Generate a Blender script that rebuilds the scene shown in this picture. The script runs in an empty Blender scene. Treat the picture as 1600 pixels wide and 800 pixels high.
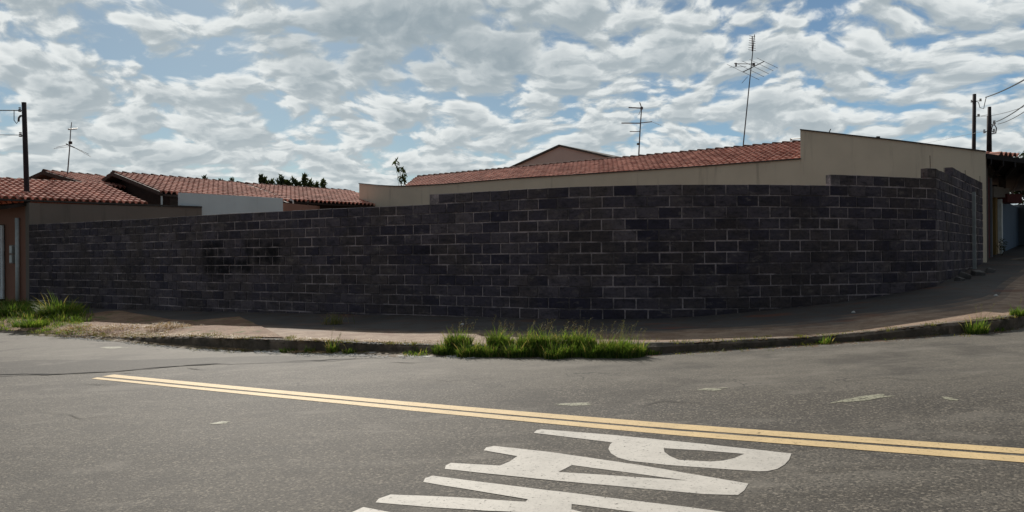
import bpy, math, random
from mathutils import Vector, Matrix, noise
random.seed(7)
R = math.radians
scene = bpy.context.scene
col = scene.collection

# ------------------------------------------------------------------ camera
EYE = 1.567
FPX = 1230.0
cam_d = bpy.data.cameras.new('camera'); cam = bpy.data.objects.new('camera', cam_d); col.objects.link(cam)
cam_d.sensor_width = 36.0; cam_d.lens = FPX/1600*36.0
cam_d.clip_start = 0.05; cam_d.clip_end = 3000
ROT = Matrix.Rotation(R(90)+2.0/FPX, 4, 'X') @ Matrix.Rotation(-0.0076, 4, 'Z')
cam.matrix_world = Matrix.Translation((0, 0, EYE)) @ ROT
scene.camera = cam
ROT3 = ROT.to_3x3()

# ------------------------------------------------------------------ sun, sky, exposure
SUN_EL, SUN_AZ = 33.5, -18.0        # azimuth from +Y towards +X
sv = Vector((math.sin(R(SUN_AZ))*math.cos(R(SUN_EL)), math.cos(R(SUN_AZ))*math.cos(R(SUN_EL)), math.sin(R(SUN_EL))))
sl = bpy.data.lights.new('sun', 'SUN'); sl.energy = 5.0; sl.angle = R(0.5); sl.color = (1.0, 0.94, 0.85)
so = bpy.data.objects.new('sun', sl); col.objects.link(so)
so.rotation_euler = sv.to_track_quat('Z', 'Y').to_euler()
scene.view_settings.view_transform = 'Standard'; scene.view_settings.look = 'None'
scene.view_settings.exposure = 0.0; scene.view_settings.gamma = 1.0
scene.view_settings.use_curve_mapping = False
scene.cycles.max_bounces = 6

class NT:
    def __init__(s, tree): s.t = tree
    def n(s, kind, **kw):
        nd = s.t.nodes.new(kind)
        for k, v in kw.items():
            if k.startswith('i_'):
                key = k[2:]; key = int(key) if key.isdigit() else key.replace('_', ' ')
                s.put(nd.inputs[key], v)
            else: setattr(nd, k, v)
        return nd
    def put(s, inp, v):
        if isinstance(v, bpy.types.NodeSocket): s.t.links.new(v, inp)
        elif isinstance(v, bpy.types.Node): s.t.links.new(v.outputs[0], inp)
        else: inp.default_value = v
    def m(s, op, a, b=0.0, c=None, clamp=False):
        nd = s.t.nodes.new('ShaderNodeMath'); nd.operation = op; nd.use_clamp = clamp
        s.put(nd.inputs[0], a); s.put(nd.inputs[1], b)
        if c is not None: s.put(nd.inputs[2], c)
        return nd.outputs[0]
    def mr(s, v, a, b, c=0.0, d=1.0, smooth=True):
        nd = s.t.nodes.new('ShaderNodeMapRange'); nd.interpolation_type = 'SMOOTHSTEP' if smooth else 'LINEAR'
        s.put(nd.inputs[0], v)
        for i, x in enumerate((a, b, c, d)): s.put(nd.inputs[i+1], x)
        return nd.outputs[0]
    def mix(s, f, a, b, mode='MIX'):
        nd = s.t.nodes.new('ShaderNodeMix'); nd.data_type = 'RGBA'; nd.blend_type = mode
        s.put(nd.inputs[0], f)
        for i, x in ((6, a), (7, b)):
            if isinstance(x, (tuple, list)) and len(x) == 3: x = (*x, 1)
            s.put(nd.inputs[i], x)
        return nd.outputs[2]
    def noise(s, vec, scale, detail=4, rough=.55, dist=0.0, dim='3D'):
        nd = s.t.nodes.new('ShaderNodeTexNoise'); nd.noise_dimensions = dim
        if vec is not None: s.put(nd.inputs['Vector'], vec)
        nd.inputs['Scale'].default_value = scale; nd.inputs['Detail'].default_value = detail
        nd.inputs['Roughness'].default_value = rough; nd.inputs['Distortion'].default_value = dist
        return nd.outputs[0]
    def mapping(s, vec, scale=(1, 1, 1), loc=(0, 0, 0), rot=(0, 0, 0)):
        nd = s.t.nodes.new('ShaderNodeMapping'); s.put(nd.inputs[0], vec)
        nd.inputs[1].default_value = loc; nd.inputs[2].default_value = rot; nd.inputs[3].default_value = scale
        return nd.outputs[0]

world = bpy.data.worlds.new('World'); scene.world = world; world.use_nodes = True
w = NT(world.node_tree); world.node_tree.nodes.clear()
tc = w.n('ShaderNodeTexCoord').outputs['Generated']
sky = w.n('ShaderNodeTexSky'); sky.sky_type = 'NISHITA'; sky.sun_disc = False
sky.sun_elevation = R(SUN_EL); sky.sun_rotation = R(SUN_AZ); sky.altitude = 600; sky.air_density = 1.0; sky.dust_density = 1.2; sky.ozone_density = 2.0
sep = w.n('ShaderNodeSeparateXYZ'); w.put(sep.inputs[0], tc)
zc = w.m('MAXIMUM', sep.outputs[2], 0.0)
den = w.m('ADD', zc, 0.32)
px_ = w.m('DIVIDE', sep.outputs[0], den); py_ = w.m('DIVIDE', sep.outputs[1], den)
cmb = w.n('ShaderNodeCombineXYZ'); w.put(cmb.inputs[0], px_); w.put(cmb.inputs[1], py_)
cp = cmb.outputs[0]                                  # a cloud layer seen from below
def vadd(v, x, y):
    nd = w.n('ShaderNodeVectorMath', operation='ADD'); w.put(nd.inputs[0], v); nd.inputs[1].default_value = (x, y, 0); return nd.outputs[0]
warp = w.n('ShaderNodeTexNoise'); w.put(warp.inputs['Vector'], cp); warp.inputs['Scale'].default_value = 2.2; warp.inputs['Detail'].default_value = 4
wv = w.n('ShaderNodeVectorMath', operation='SCALE'); w.put(wv.inputs[0], warp.outputs['Color']); wv.inputs['Scale'].default_value = 0.26
cpw = w.n('ShaderNodeVectorMath', operation='ADD'); w.put(cpw.inputs[0], cp); w.put(cpw.inputs[1], wv.outputs[0])
cpw = cpw.outputs[0]
def pix(px, py):
    d = ROT3 @ Vector(((px-800)/FPX, -(py-400)/FPX, -1)); d.normalize()
    k = 1/(d.z+.32); return (d.x*k+.13, d.y*k+.13)
def blob(cx, cy, r0, r1, sx=1.0):
    mp = w.mapping(vadd(cpw, -cx, -cy), (sx, 1, 1))
    vd = w.n('ShaderNodeVectorMath', operation='LENGTH'); w.put(vd.inputs[0], mp)
    return w.mr(vd.outputs['Value'], r0, r1, 1.0, 0.0)
def density(v):
    f1 = w.noise(v, 7.5, 9, .57)
    pv = w.n('ShaderNodeTexVoronoi', voronoi_dimensions='2D'); pv.feature = 'SMOOTH_F1'; w.put(pv.inputs['Vector'], v); pv.inputs['Scale'].default_value = 10.5; pv.inputs['Smoothness'].default_value = .45
    pv2 = w.n('ShaderNodeTexVoronoi', voronoi_dimensions='2D'); w.put(pv2.inputs['Vector'], v); pv2.inputs['Scale'].default_value = 24.0
    d_ = w.m('ADD', w.m('MULTIPLY', f1, 1.04), w.m('MULTIPLY', pv.outputs['Distance'], -.29))
    return w.m('ADD', d_, w.m('MULTIPLY', pv2.outputs['Distance'], -.11))
big = w.noise(cpw, 1.2, 2, .5)
base_d = density(cpw); up_d = density(vadd(cpw, -0.006, -0.030))
offs = w.m('MULTIPLY', big, 0.30)
for (bx, by, r0, r1, sx, amt) in ((270, 80, .02, .26, .55, -.13), (665, 62, .02, .30, .5, .17), (1330, 100, .02, .22, .5, -.05), (1420, 150, .02, .3, .5, -.06), (460, 150, .02, .14, .5, -.06),
                              (1010, 185, .02, .13, .6, -.07), (40, 30, .02, .14, 1, .04), (1060, 100, .02, .13, .5, .05), (1190, 40, .02, .12, .5, -.06), (1180, 190, .02, .10, .4, -.06)):
    c_ = pix(bx, by)
    offs = w.m('ADD', offs, w.m('MULTIPLY', blob(c_[0], c_[1], r0, r1, sx), amt))
offs = w.m('ADD', offs, w.mr(sep.outputs[2], 0.02, 0.14, .07, 0.0))      # the layer closes up towards the horizon
dens = w.m('ADD', base_d, offs)
cover = w.mr(dens, 0.325, 0.49)
thick = w.mr(dens, 0.46, 0.88)
relief = w.mr(w.m('SUBTRACT', up_d, base_d), -.10, .12)      # edges turned to the sun are bright, bases grey
dk = pix(650, 68)
bank = blob(dk[0], dk[1], .0, .23, .5)
shade = w.m('ADD', w.m('MULTIPLY', thick, .36), w.m('MULTIPLY', relief, .46))
shade = w.m('MULTIPLY', shade, w.mr(sep.outputs[2], .04, .3, .72, 1.1))
shade = w.m('ADD', shade, w.m('MULTIPLY', bank, w.mr(base_d, .10, .50, .1, 1.5)), clamp=True)
shade = w.m('DIVIDE', w.m('MULTIPLY', shade, 1.35), w.m('ADD', 0.35, shade))
ccol = w.mix(shade, (8.3, 8.6, 8.5), (2.9, 3.55, 3.95))
sdot = w.n('ShaderNodeVectorMath', operation='DOT_PRODUCT'); w.put(sdot.inputs[0], tc); sdot.inputs[1].default_value = sv
glow = w.mr(sdot.outputs['Value'], -.2, .66, .24, 1.0)      # clouds on the sun's side are far brighter than those opposite
ccol = w.mix(1.0, ccol, w.n('ShaderNodeCombineColor', i_0=glow, i_1=glow, i_2=glow).outputs[0], 'MULTIPLY')
dim = w.mr(sdot.outputs['Value'], .62, .98, 1.0, .60)      # added dimming keeps the blue from washing out near the sun
skyc = w.mix(1.0, sky.outputs[0], (.60, .74, .79), 'MULTIPLY')
skyc = w.mix(1.0, skyc, w.n('ShaderNodeCombineColor', i_0=dim, i_1=dim, i_2=dim).outputs[0], 'MULTIPLY')
full = w.mix(w.m('MULTIPLY', cover, .96), skyc, ccol)
world.cycles.sampling_method = 'MANUAL'; world.cycles.sample_map_resolution = 512
bg = w.n('ShaderNodeBackground'); w.put(bg.inputs[0], full); bg.inputs[1].default_value = 0.1
wo = w.n('ShaderNodeOutputWorld'); w.put(wo.inputs[0], bg)

# ------------------------------------------------------------------ helpers
def U(px, py, Y):
    """point of the place seen at photo pixel (px, py) at real depth Y"""
    d = ROT3 @ Vector(((px-800)/FPX, -(py-400)/FPX, -1))
    return Vector((0, 0, EYE)) + d*(Y/d.y)
def zr(x, y):
    x = max(-70, min(70, x)); y = max(-40, min(90, y))
    return 0.0312*x + 0.0177*y + 0.0236*1.5*math.log1p(math.exp(x/1.5))
def G(px, py, dz=0.0):
    d = ROT3 @ Vector(((px-800)/FPX, -(py-400)/FPX, -1)); z = 0.2
    for _ in range(30):
        k = (z+dz-EYE)/d.z; z = .5*z+.5*zr(d.x*k, d.y*k)
    return Vector((d.x*k, d.y*k, z+dz))

def mat(name):
    m = bpy.data.materials.new(name); m.use_nodes = True; nt = m.node_tree
    nt.nodes.clear(); t = NT(nt)
    o = t.n('ShaderNodeOutputMaterial'); b = t.n('ShaderNodeBsdfPrincipled'); t.put(o.inputs[0], b)
    t.b = b; t.o = o; b.inputs['Roughness'].default_value = .85
    b.inputs['Specular IOR Level'].default_value = .3
    t.pos = t.n('ShaderNodeNewGeometry').outputs['Position']
    return m, t
def bump(t, h, strength=.4, dist=.01):
    nd = t.n('ShaderNodeBump'); nd.inputs['Strength'].default_value = strength; nd.inputs['Distance'].default_value = dist
    t.put(nd.inputs['Height'], h); t.put(t.b.inputs['Normal'], nd)
def plain(name, c, rough=.8, metal=0, var=.25, scale=6, dirt=None):
    m, t = mat(name)
    n = t.noise(t.pos, scale, 6, .6)
    a = tuple(x*(1-var) for x in c); b = tuple(min(1, x*(1+var)) for x in c)
    cc = t.mix(t.mr(n, .3, .7), a, b)
    n2 = t.noise(t.pos, scale*14, 3, .6)
    cc = t.mix(t.mr(n2, .35, .7, 0, .35), cc, a)
    t.put(t.b.inputs['Base Color'], cc); t.b.inputs['Roughness'].default_value = rough; t.b.inputs['Metallic'].default_value = metal
    bump(t, n2, .25, .004)
    return m

class MB:
    def __init__(s): s.v = []; s.f = []; s.t = []; s.uv = {}
    def quad(s, a, b, c, d, tint=0.0):
        n = len(s.v); s.v += [tuple(a), tuple(b), tuple(c), tuple(d)]; s.f.append((n, n+1, n+2, n+3)); s.t.append(tint)
    def poly(s, pts, tint=0.0):
        n = len(s.v); s.v += [tuple(p) for p in pts]; s.f.append(tuple(range(n, n+len(pts)))); s.t.append(tint)
    def hexa(s, p, tint=0.0):     # p: 4 bottom then 4 top, same winding
        n = len(s.v); s.v += [tuple(q) for q in p]
        for f in ((3, 2, 1, 0), (4, 5, 6, 7), (0, 1, 5, 4), (1, 2, 6, 5), (2, 3, 7, 6), (3, 0, 4, 7)):
            s.f.append(tuple(n+i for i in f)); s.t.append(tint)
    def box(s, c, size, rz=0.0, tint=0.0):
        ca, sa = math.cos(rz), math.sin(rz); p = []
        for z in (-.5, .5):
            for (x, y) in ((-.5, -.5), (.5, -.5), (.5, .5), (-.5, .5)):
                X, Y = x*size[0], y*size[1]
                p.append((c[0]+X*ca-Y*sa, c[1]+X*sa+Y*ca, c[2]+z*size[2]))
        s.hexa(p, tint)
    def wallbox(s, a, b, z0, z1, th, z0b=None, z1b=None, tint=0.0):
        """upright slab from plan point a to b; thickness th goes away to the left of a->b"""
        a = Vector(a[:2]); b = Vector(b[:2]); d = (b-a).normalized(); n = Vector((-d.y, d.x))*th
        z0b = z0 if z0b is None else z0b; z1b = z1 if z1b is None else z1b
        s.hexa([(a.x, a.y, z0), (b.x, b.y, z0b), (b.x+n.x, b.y+n.y, z0b), (a.x+n.x, a.y+n.y, z0),
                (a.x, a.y, z1), (b.x, b.y, z1b), (b.x+n.x, b.y+n.y, z1b), (a.x+n.x, a.y+n.y, z1)], tint)
    def tube(s, pts, r, r2=None, n=8, tint=0.0):
        pts = [Vector(p) for p in pts]; r2 = r if r2 is None else r2; rings = []
        for i, p in enumerate(pts):
            d = (pts[min(i+1, len(pts)-1)]-pts[max(i-1, 0)]).normalized()
            a = d.orthogonal().normalized() if abs(d.z) < .9 else Vector((1, 0, 0)); a = (a-d*a.dot(d)).normalized(); b = d.cross(a)
            rr = r+(r2-r)*i/(len(pts)-1); base = len(s.v)
            for k in range(n):
                an = 2*math.pi*k/n; q = p+(a*math.cos(an)+b*math.sin(an))*rr; s.v.append(tuple(q))
            rings.append(base)
        for i in range(len(rings)-1):
            for k in range(n):
                k2 = (k+1) % n; s.f.append((rings[i]+k, rings[i]+k2, rings[i+1]+k2, rings[i+1]+k)); s.t.append(tint)
        s.f.append(tuple(rings[0]+k for k in reversed(range(n)))); s.t.append(tint)
        s.f.append(tuple(rings[-1]+k for k in range(n))); s.t.append(tint)
    def build(s, name, m, parent=None, smooth=False, origin=None):
        me = bpy.data.meshes.new(name)
        vs = s.v
        if origin is not None: vs = [(a-origin[0], b-origin[1], c-origin[2]) for a, b, c in vs]
        me.from_pydata(vs, [], s.f)
        at = me.attributes.new('tint', 'FLOAT', 'FACE'); at.data.foreach_set('value', s.t)
        if s.uv:
            uvl = me.uv_layers.new(name='UVMap')
            for li, l in enumerate(me.loops): uvl.data[li].uv = s.uv.get(l.vertex_index, (0, 0))
        me.materials.append(m)
        if smooth: me.polygons.foreach_set('use_smooth', [True]*len(me.polygons))
        me.update()
        o = bpy.data.objects.new(name, me); col.objects.link(o)
        if origin is not None: o.location = origin
        if parent is not None: o.parent = parent; o.matrix_parent_inverse = Matrix.Translation(-Vector(parent.location))
        return o
def tag(o, label=None, cat=None, group=None, kind=None):
    for k, v in (('label', label), ('category', cat), ('group', group), ('kind', kind)):
        if v: o[k] = v
    return o
def empty(name, loc, label, cat, group=None):
    o = bpy.data.objects.new(name, None); col.objects.link(o); o.location = loc; o.empty_display_size = .3
    return tag(o, label, cat, group)

# ------------------------------------------------------------------ paths: foot of the block wall and the kerb
def catmull(pts, n=8):
    out = []
    P = [pts[0]]+list(pts)+[pts[-1]]
    for i in range(1, len(P)-2):
        p0, p1, p2, p3 = (Vector(P[i+k]) for k in (-1, 0, 1, 2))
        for j in range(n):
            t = j/n
            out.append(.5*((2*p1)+(-p0+p2)*t+(2*p0-5*p1+4*p2-p3)*t*t+(-p0+3*p1-3*p2+p3)*t**3))
    out.append(Vector(P[-2])); return out
# x, y, ground height at wall foot (relative to the eye)
WL = [(-14.05, 22.9, -1.27), (-11.3, 21.25, -1.285), (-9.29, 20.06, -1.27), (-7.2, 18.62, -1.22), (-5.08, 17.37, -1.19), (-3.4, 16.42, -1.165), (-1.5, 15.5, -1.145),
      (0.7, 14.28, -1.12), (1.85, 13.95, -1.105), (2.98, 13.85, -1.08), (4.35, 13.95, -.99), (5.78, 14.25, -.88), (7.0, 14.7, -.765), (8.2, 15.22, -.617)]
WR = [(8.2, 15.22, -.617), (9.3, 16.66, -.51), (10.95, 18.83, -.33), (12.3, 20.56, -.27)]
leg1 = catmull(WL, 8); leg2 = catmull(WR, 6)
KT = [(x, y, zr(x, y)+.13-EYE) for x, y in ((-34, 31.8), (-24, 25.6), (-17, 21.2))]
for px, ye, yt in ((0, 520, 513), (150, 529, 521), (300, 542, 527), (450, 549, 531), (600, 552, 537), (700, 553.5, 539.5), (850, 556, 541), (1000, 553.5, 538), (1080, 549, 535), (1300, 535, 524), (1450, 524, 508), (1600, 509, 490)):
    g = G(px, ye); KT.append((g.x, g.y, max(U(px, yt, g.y).z, zr(g.x, g.y)+.07)-EYE))
KT += [(x, y, zr(x, y)+.15-EYE) for x, y in ((9.2, 13.6), (12.6, 18.0), (17.5, 24.4), (29, 39.4))]
WT = [(-38, 37.4, -1.9), (-27, 30.8, -1.6), (-20, 26.5, -1.35), (-14.05, 22.9, -1.27), (-11.3, 21.25, -1.285), (-9.29, 20.06, -1.27), (-6.6, 18.25, -1.21), (-4.2, 16.85, -1.175), (-2.3, 15.9, -1.15), (0.3, 14.45, -1.125),
      (1.85, 13.95, -1.105), (2.98, 13.85, -1.08), (4.6, 14.0, -.97), (6.4, 14.45, -.82), (8.2, 15.22, -.617), (9.3, 16.66, -.51), (12.3, 20.56, -.25), (17.0, 26.6, .15), (28.5, 41.6, 1.15)]
kerb = catmull(KT, 10); wfoot = catmull(WT, 10)
for p in kerb: p.z += EYE
for p in wfoot: p.z += EYE

# ------------------------------------------------------------------ ground materials
def asphalt(name, k=1.0, warm=1.0):
    m, t = mat(name)
    big = t.noise(t.mapping(t.pos, (.35, .8, .5)), .9, 5, .6)
    mid = t.noise(t.pos, 5, 6, .65)
    st = t.noise(t.mapping(t.pos, (.22, 1.5, 1), rot=(0, 0, R(26))), 1.5, 5, .6)     # long marks left along the lanes
    sp = t.n('ShaderNodeSeparateXYZ'); t.put(sp.inputs[0], t.pos)
    v = t.m('ADD', t.m('ADD', t.m('MULTIPLY', sp.outputs[0], .42), t.m('MULTIPLY', sp.outputs[1], .9)), t.m('MULTIPLY', big, 2.2))
    far = t.mr(v, 8.3, 10.2)                                  # the far lane is laid in a smoother, paler mix
    c = t.mix(t.mr(big, .3, .7), tuple(x*k for x in (.060, .052, .043)), tuple(x*k for x in (.106, .093*warm, .077*warm)))
    c = t.mix(far, c, tuple(x*k for x in (.134, .120, .100)))
    c = t.mix(t.mr(mid, .4, .75, 0, .45), c, tuple(x*k for x in (.070, .064, .057)))
    c = t.mix(t.mr(st, .50, .72, 0, .55), c, tuple(x*k for x in (.068, .062, .056)))
    c = t.mix(t.mr(st, .46, .30, 0, .35), c, tuple(x*k for x in (.19, .172, .148)))
    amp = t.mr(far, 0, 1, 1.0, .45, False)
    agg = t.n('ShaderNodeTexVoronoi', i_Scale=66.0); t.put(agg.inputs['Vector'], t.pos)
    ac = t.n('ShaderNodeSeparateColor'); t.put(ac.inputs[0], agg.outputs['Color'])
    c = t.mix(t.m('MULTIPLY', amp, t.mr(ac.outputs[0], .68, .97, 0, .62)), c, tuple(x*k for x in (.27, .235, .19)))
    c = t.mix(t.m('MULTIPLY', amp, t.mr(ac.outputs[1], .62, .95, 0, .7)), c, (.036, .034, .031))
    g2 = t.noise(t.pos, 60, 4, .85)
    c = t.mix(t.m('MULTIPLY', amp, t.mr(g2, .5, .64, 0, .8)), c, (.034, .031, .028))
    c = t.mix(t.m('MULTIPLY', amp, t.mr(g2, .47, .36, 0, .5)), c, (.20, .178, .145))
    spot = t.noise(t.pos, 2.6, 3, .6); spot2 = t.noise(t.mapping(t.pos, loc=(7, 3, 0)), .9, 5, .6)
    c = t.mix(t.mr(spot, .66, .76, 0, .6), c, (.042, .039, .036))
    c = t.mix(t.mr(spot2, .52, .66, 0, .5), c, (.046, .041, .036)); c = t.mix(t.mr(t.noise(t.mapping(t.pos, (.5, 1, 1), loc=(2, 9, 0)), 1.7, 6, .65), .54, .66, 0, .4), c, (.19, .17, .145))
    # fine cracks over the old surface
    ck = t.n('ShaderNodeTexVoronoi', feature='DISTANCE_TO_EDGE', i_Scale=1.3); wv_ = t.noise(t.pos, 3, 4, .6)
    wp = t.n('ShaderNodeVectorMath', operation='ADD'); t.put(wp.inputs[0], t.pos); cx_ = t.n('ShaderNodeCombineXYZ'); t.put(cx_.inputs[0], t.m('MULTIPLY', wv_, .5)); t.put(cx_.inputs[1], t.m('MULTIPLY', mid, .5)); t.put(wp.inputs[1], cx_.outputs[0])
    t.put(ck.inputs['Vector'], wp.outputs[0])
    line = t.m('MULTIPLY', t.mr(ck.outputs['Distance'], .004, .012, 1, 0), t.mr(big, .52, .62, 0, .75))
    c = t.mix(line, c, (.03, .028, .026))
    t.put(t.b.inputs['Base Color'], c)
    t.b.inputs['Roughness'].default_value = .75; t.b.inputs['Specular IOR Level'].default_value = .14
    h = t.m('ADD', t.m('MULTIPLY', t.m('SUBTRACT', 1.0, agg.outputs['Distance']), .6), t.m('MULTIPLY', g2, 1.2))
    bump(t, h, .6, .005)
    return m
M_ROAD = asphalt('asphalt')
M_PATCH = asphalt('asphalt_resurfaced', .50, .97)

def sidewalk_mat():
    m, t = mat('worn_sidewalk')
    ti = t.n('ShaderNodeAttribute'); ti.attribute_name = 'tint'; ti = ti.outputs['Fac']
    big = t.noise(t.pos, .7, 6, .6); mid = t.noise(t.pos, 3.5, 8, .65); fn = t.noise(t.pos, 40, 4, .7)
    c = t.mix(t.mr(big, .35, .65), (.042, .041, .042), (.072, .067, .065))  # base darkened to paint in the wall's shade over the walk
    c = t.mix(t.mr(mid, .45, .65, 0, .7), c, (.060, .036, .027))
    tan = t.mix(t.mr(mid, .35, .65), (.31, .22, .155), (.20, .125, .08))       # kerb-side dust and soil, its tan also painting the sunlit strip
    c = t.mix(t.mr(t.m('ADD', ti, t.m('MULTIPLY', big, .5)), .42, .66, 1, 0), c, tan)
    c = t.mix(t.mr(fn, .45, .7, 0, .45), c, (.07, .055, .045))
    red = t.noise(t.mapping(t.pos, (.6, 1.2, 1)), 1.4, 3, .5)
    c = t.mix(t.mr(red, .58, .70, 0, .6), c, (.13, .045, .025))
    t.put(t.b.inputs['Base Color'], c); bump(t, t.m('ADD', fn, mid), .5, .012)
    return m
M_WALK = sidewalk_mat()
def dirt_mat():
    m, t = mat('verge_soil')
    a = t.noise(t.pos, 1.8, 8, .65); f = t.noise(t.pos, 30, 5, .75)
    c = t.mix(t.mr(a, .35, .65), (.19, .10, .06), (.33, .21, .135))
    c = t.mix(t.mr(f, .45, .65, 0, .7), c, (.09, .065, .04))
    c = t.mix(t.mr(t.noise(t.pos, 3.1, 5, .6), .55, .65, 0, .8), c, (.09, .11, .03))
    t.put(t.b.inputs['Base Color'], c); bump(t, t.m('ADD', f, a), .8, .03); return m
M_DIRT = dirt_mat()
def kerb_mat():
    m, t = mat('old_concrete_kerb')
    a = t.noise(t.pos, 2.2, 8, .65); f = t.noise(t.pos, 24, 5, .7)
    ti = t.n('ShaderNodeAttribute'); ti.attribute_name = 'tint'
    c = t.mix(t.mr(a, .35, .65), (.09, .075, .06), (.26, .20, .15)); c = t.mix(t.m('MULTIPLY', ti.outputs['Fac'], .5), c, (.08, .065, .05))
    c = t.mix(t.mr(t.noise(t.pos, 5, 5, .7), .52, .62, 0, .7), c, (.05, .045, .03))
    c = t.mix(t.mr(f, .45, .7, 0, .6), c, (.10, .08, .06))
    t.put(t.b.inputs['Base Color'], c); bump(t, t.m('ADD', f, a), .7, .02); return m
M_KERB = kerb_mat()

# road sheet to the horizon
mb = MB()
xs = [-900, -400, -200, -110]+[-70+2*i for i in range(71)]+[110, 200, 400, 900]; ys = [-600, -200, -80]+[-40+2*i for i in range(66)]+[130, 250, 500, 1200]
for j, y in enumerate(ys):
    for i, x in enumerate(xs): mb.v.append((x, y, zr(x, y)))
nx = len(xs)
for j in range(len(ys)-1):
    for i in range(nx-1): mb.f.append((j*nx+i, j*nx+i+1, (j+1)*nx+i+1, (j+1)*nx+i)); mb.t.append(0)
tag(mb.build('road', M_ROAD, smooth=True), kind='structure')

# sidewalk and kerb lofted between the two paths
mb = MB(); nrow = 12
N = min(len(kerb), len(wfoot))
def walkpt(i, s):
    a, b = kerb[i], wfoot[i]; p = a.lerp(b, s)
    dd = (b-a).length
    bumpy = .02*noise.noise(Vector((p.x*.6, p.y*.6, 0)))*min(1, s*4)*min(1, (1-s)*5+.2)
    left = max(0, min(1, (-7-p.x)/5))       # the walk breaks up into a raised bank of soil on the left
    p.z -= max(0, min(1, (-5.2-p.x)/2.5))*.09*max(0, 1-s/.2)
    p.z += bumpy*(1+2*left)+.09*left*math.sin(min(1, s)*math.pi)
    return p
S = [0.035]+[.035+(1-.035)*(k/nrow) for k in range(1, nrow+1)]
for i in range(N):
    for s in S: mb.v.append(tuple(walkpt(i, s)))
    b = wfoot[i]; a = kerb[i]; q = b+(b-a).normalized()*.5; mb.v.append((q.x, q.y, b.z))
w_ = len(S)+1
for i in range(N-1):
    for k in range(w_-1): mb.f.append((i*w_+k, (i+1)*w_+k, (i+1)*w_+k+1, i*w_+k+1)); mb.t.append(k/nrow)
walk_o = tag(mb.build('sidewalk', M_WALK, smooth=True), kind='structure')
# soil on the left of the walk, a separate sheet just above
mb = MB(); idx = [i for i in range(N) if -40 < kerb[i].x < -3.4]
for i in idx:
    for s in S:
        edge = .62+.25*noise.noise(Vector((kerb[i].x*.5, 3, 0)))
        p = walkpt(i, .036+(edge if kerb[i].x > -9 else .97)*(s-.035)/.965*1.0); mb.v.append((p.x, p.y, p.z+.005+.018*(noise.noise(Vector((p.x*2.2, p.y*2.2, 0)))+.6)))
ws = len(S)
for a_ in range(len(idx)-1):
    for k in range(ws-1): mb.f.append((a_*ws+k, (a_+1)*ws+k, (a_+1)*ws+k+1, a_*ws+k+1)); mb.t.append(0)
tag(mb.build('soil_verge', M_DIRT, smooth=True), kind='structure')
# kerb
mb = MB(); prof = []
for i in range(N):
    a, b = kerb[i], wfoot[i]; d = (b-a); d.z = 0; d.normalize()
    for sub in range(1): pass
    rough = noise.noise(Vector((a.x*1.7, a.y*1.7, 5)))*.05
    g = zr(a.x, a.y); out = a-d*.02
    lowl = max(0, min(1, (-5.2-a.x)/2.5))*.11        # half buried at left
    pr = [(out.x-d.x*rough, out.y-d.y*rough, min(g-.05, a.z-.2)), (out.x-d.x*rough, out.y-d.y*rough, a.z-.035-lowl), (a.x+d.x*.015, a.y+d.y*.015, a.z+rough*.4-lowl), (a.x+d.x*.14, a.y+d.y*.14, a.z+.004+rough*.2-lowl*.5), (a.x+d.x*.16, a.y+d.y*.16, a.z-.1)]
    mb.v += pr
for i in range(N-1):
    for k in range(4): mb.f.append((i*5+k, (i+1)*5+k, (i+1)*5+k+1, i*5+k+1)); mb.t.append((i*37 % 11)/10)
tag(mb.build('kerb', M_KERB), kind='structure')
# ground of the plots behind the walls
mb = MB()
for i in range(N):
    b = wfoot[i]; a = kerb[i]; d = (b-a); d.z = 0; d.normalize()
    mb.v.append((b.x+d.x*.2, b.y+d.y*.2, b.z-.02)); mb.v.append((b.x*1.0+0, b.y+45, max(b.z, zr(b.x, b.y+45)+.1)))
for i in range(N-1): mb.f.append((2*i, 2*i+2, 2*i+3, 2*i+1)); mb.t.append(0)
tag(mb.build('plot_ground', M_DIRT), kind='structure')

# ------------------------------------------------------------------ road markings, patch and cracks
def worn_paint(name, c, wear=.5, speck=.6):
    m, t = mat(name)
    a = t.noise(t.pos, 3.0, 6, .65); f = t.noise(t.pos, 42, 5, .75); f2 = t.noise(t.pos, 11, 5, .7)
    cc = t.mix(t.mr(a, .35, .7), c, tuple(x*.84 for x in c))
    cc = t.mix(t.mr(f, .5, .72, 0, speck), cc, tuple(x*.42 for x in c))
    cc = t.mix(t.mr(f2, .46, .74, 0, .4), cc, tuple(x*.62 for x in c))
    t.put(t.b.inputs['Base Color'], cc); t.b.inputs['Roughness'].default_value = .7
    tr = t.n('ShaderNodeBsdfTransparent'); ms = t.n('ShaderNodeMixShader')
    hole = t.m('MAXIMUM', t.mr(f, 1-wear*.66, 1-wear*.66+.12), t.mr(f2, 1-wear*.56, 1-wear*.56+.10))
    t.put(ms.inputs[0], hole); t.put(ms.inputs[1], t.b); t.put(ms.inputs[2], tr); t.put(t.o.inputs[0], ms)
    bump(t, f, .4, .006)
    return m
M_WHITE = worn_paint('worn_white_road_paint', (.52, .485, .435), .62)
M_YEL = worn_paint('worn_yellow_road_paint', (.62, .45, .23), .60)
M_FADE = worn_paint('faded_paint', (.28, .27, .195), .75, .8)
def densify(pts, step=.08, amp=.004, close=True):
    out = []; n = len(pts)
    for i in range(n if close else n-1):
        a, b = pts[i], pts[(i+1) % n]; k = max(1, int((b-a).length/step))
        for j in range(k):
            p = a.lerp(b, j/k); q = noise.noise_vector(p*9)*amp; out.append(Vector((p.x+q.x, p.y+q.y, p.z)))
    return out
from mathutils.geometry import tessellate_polygon
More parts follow.
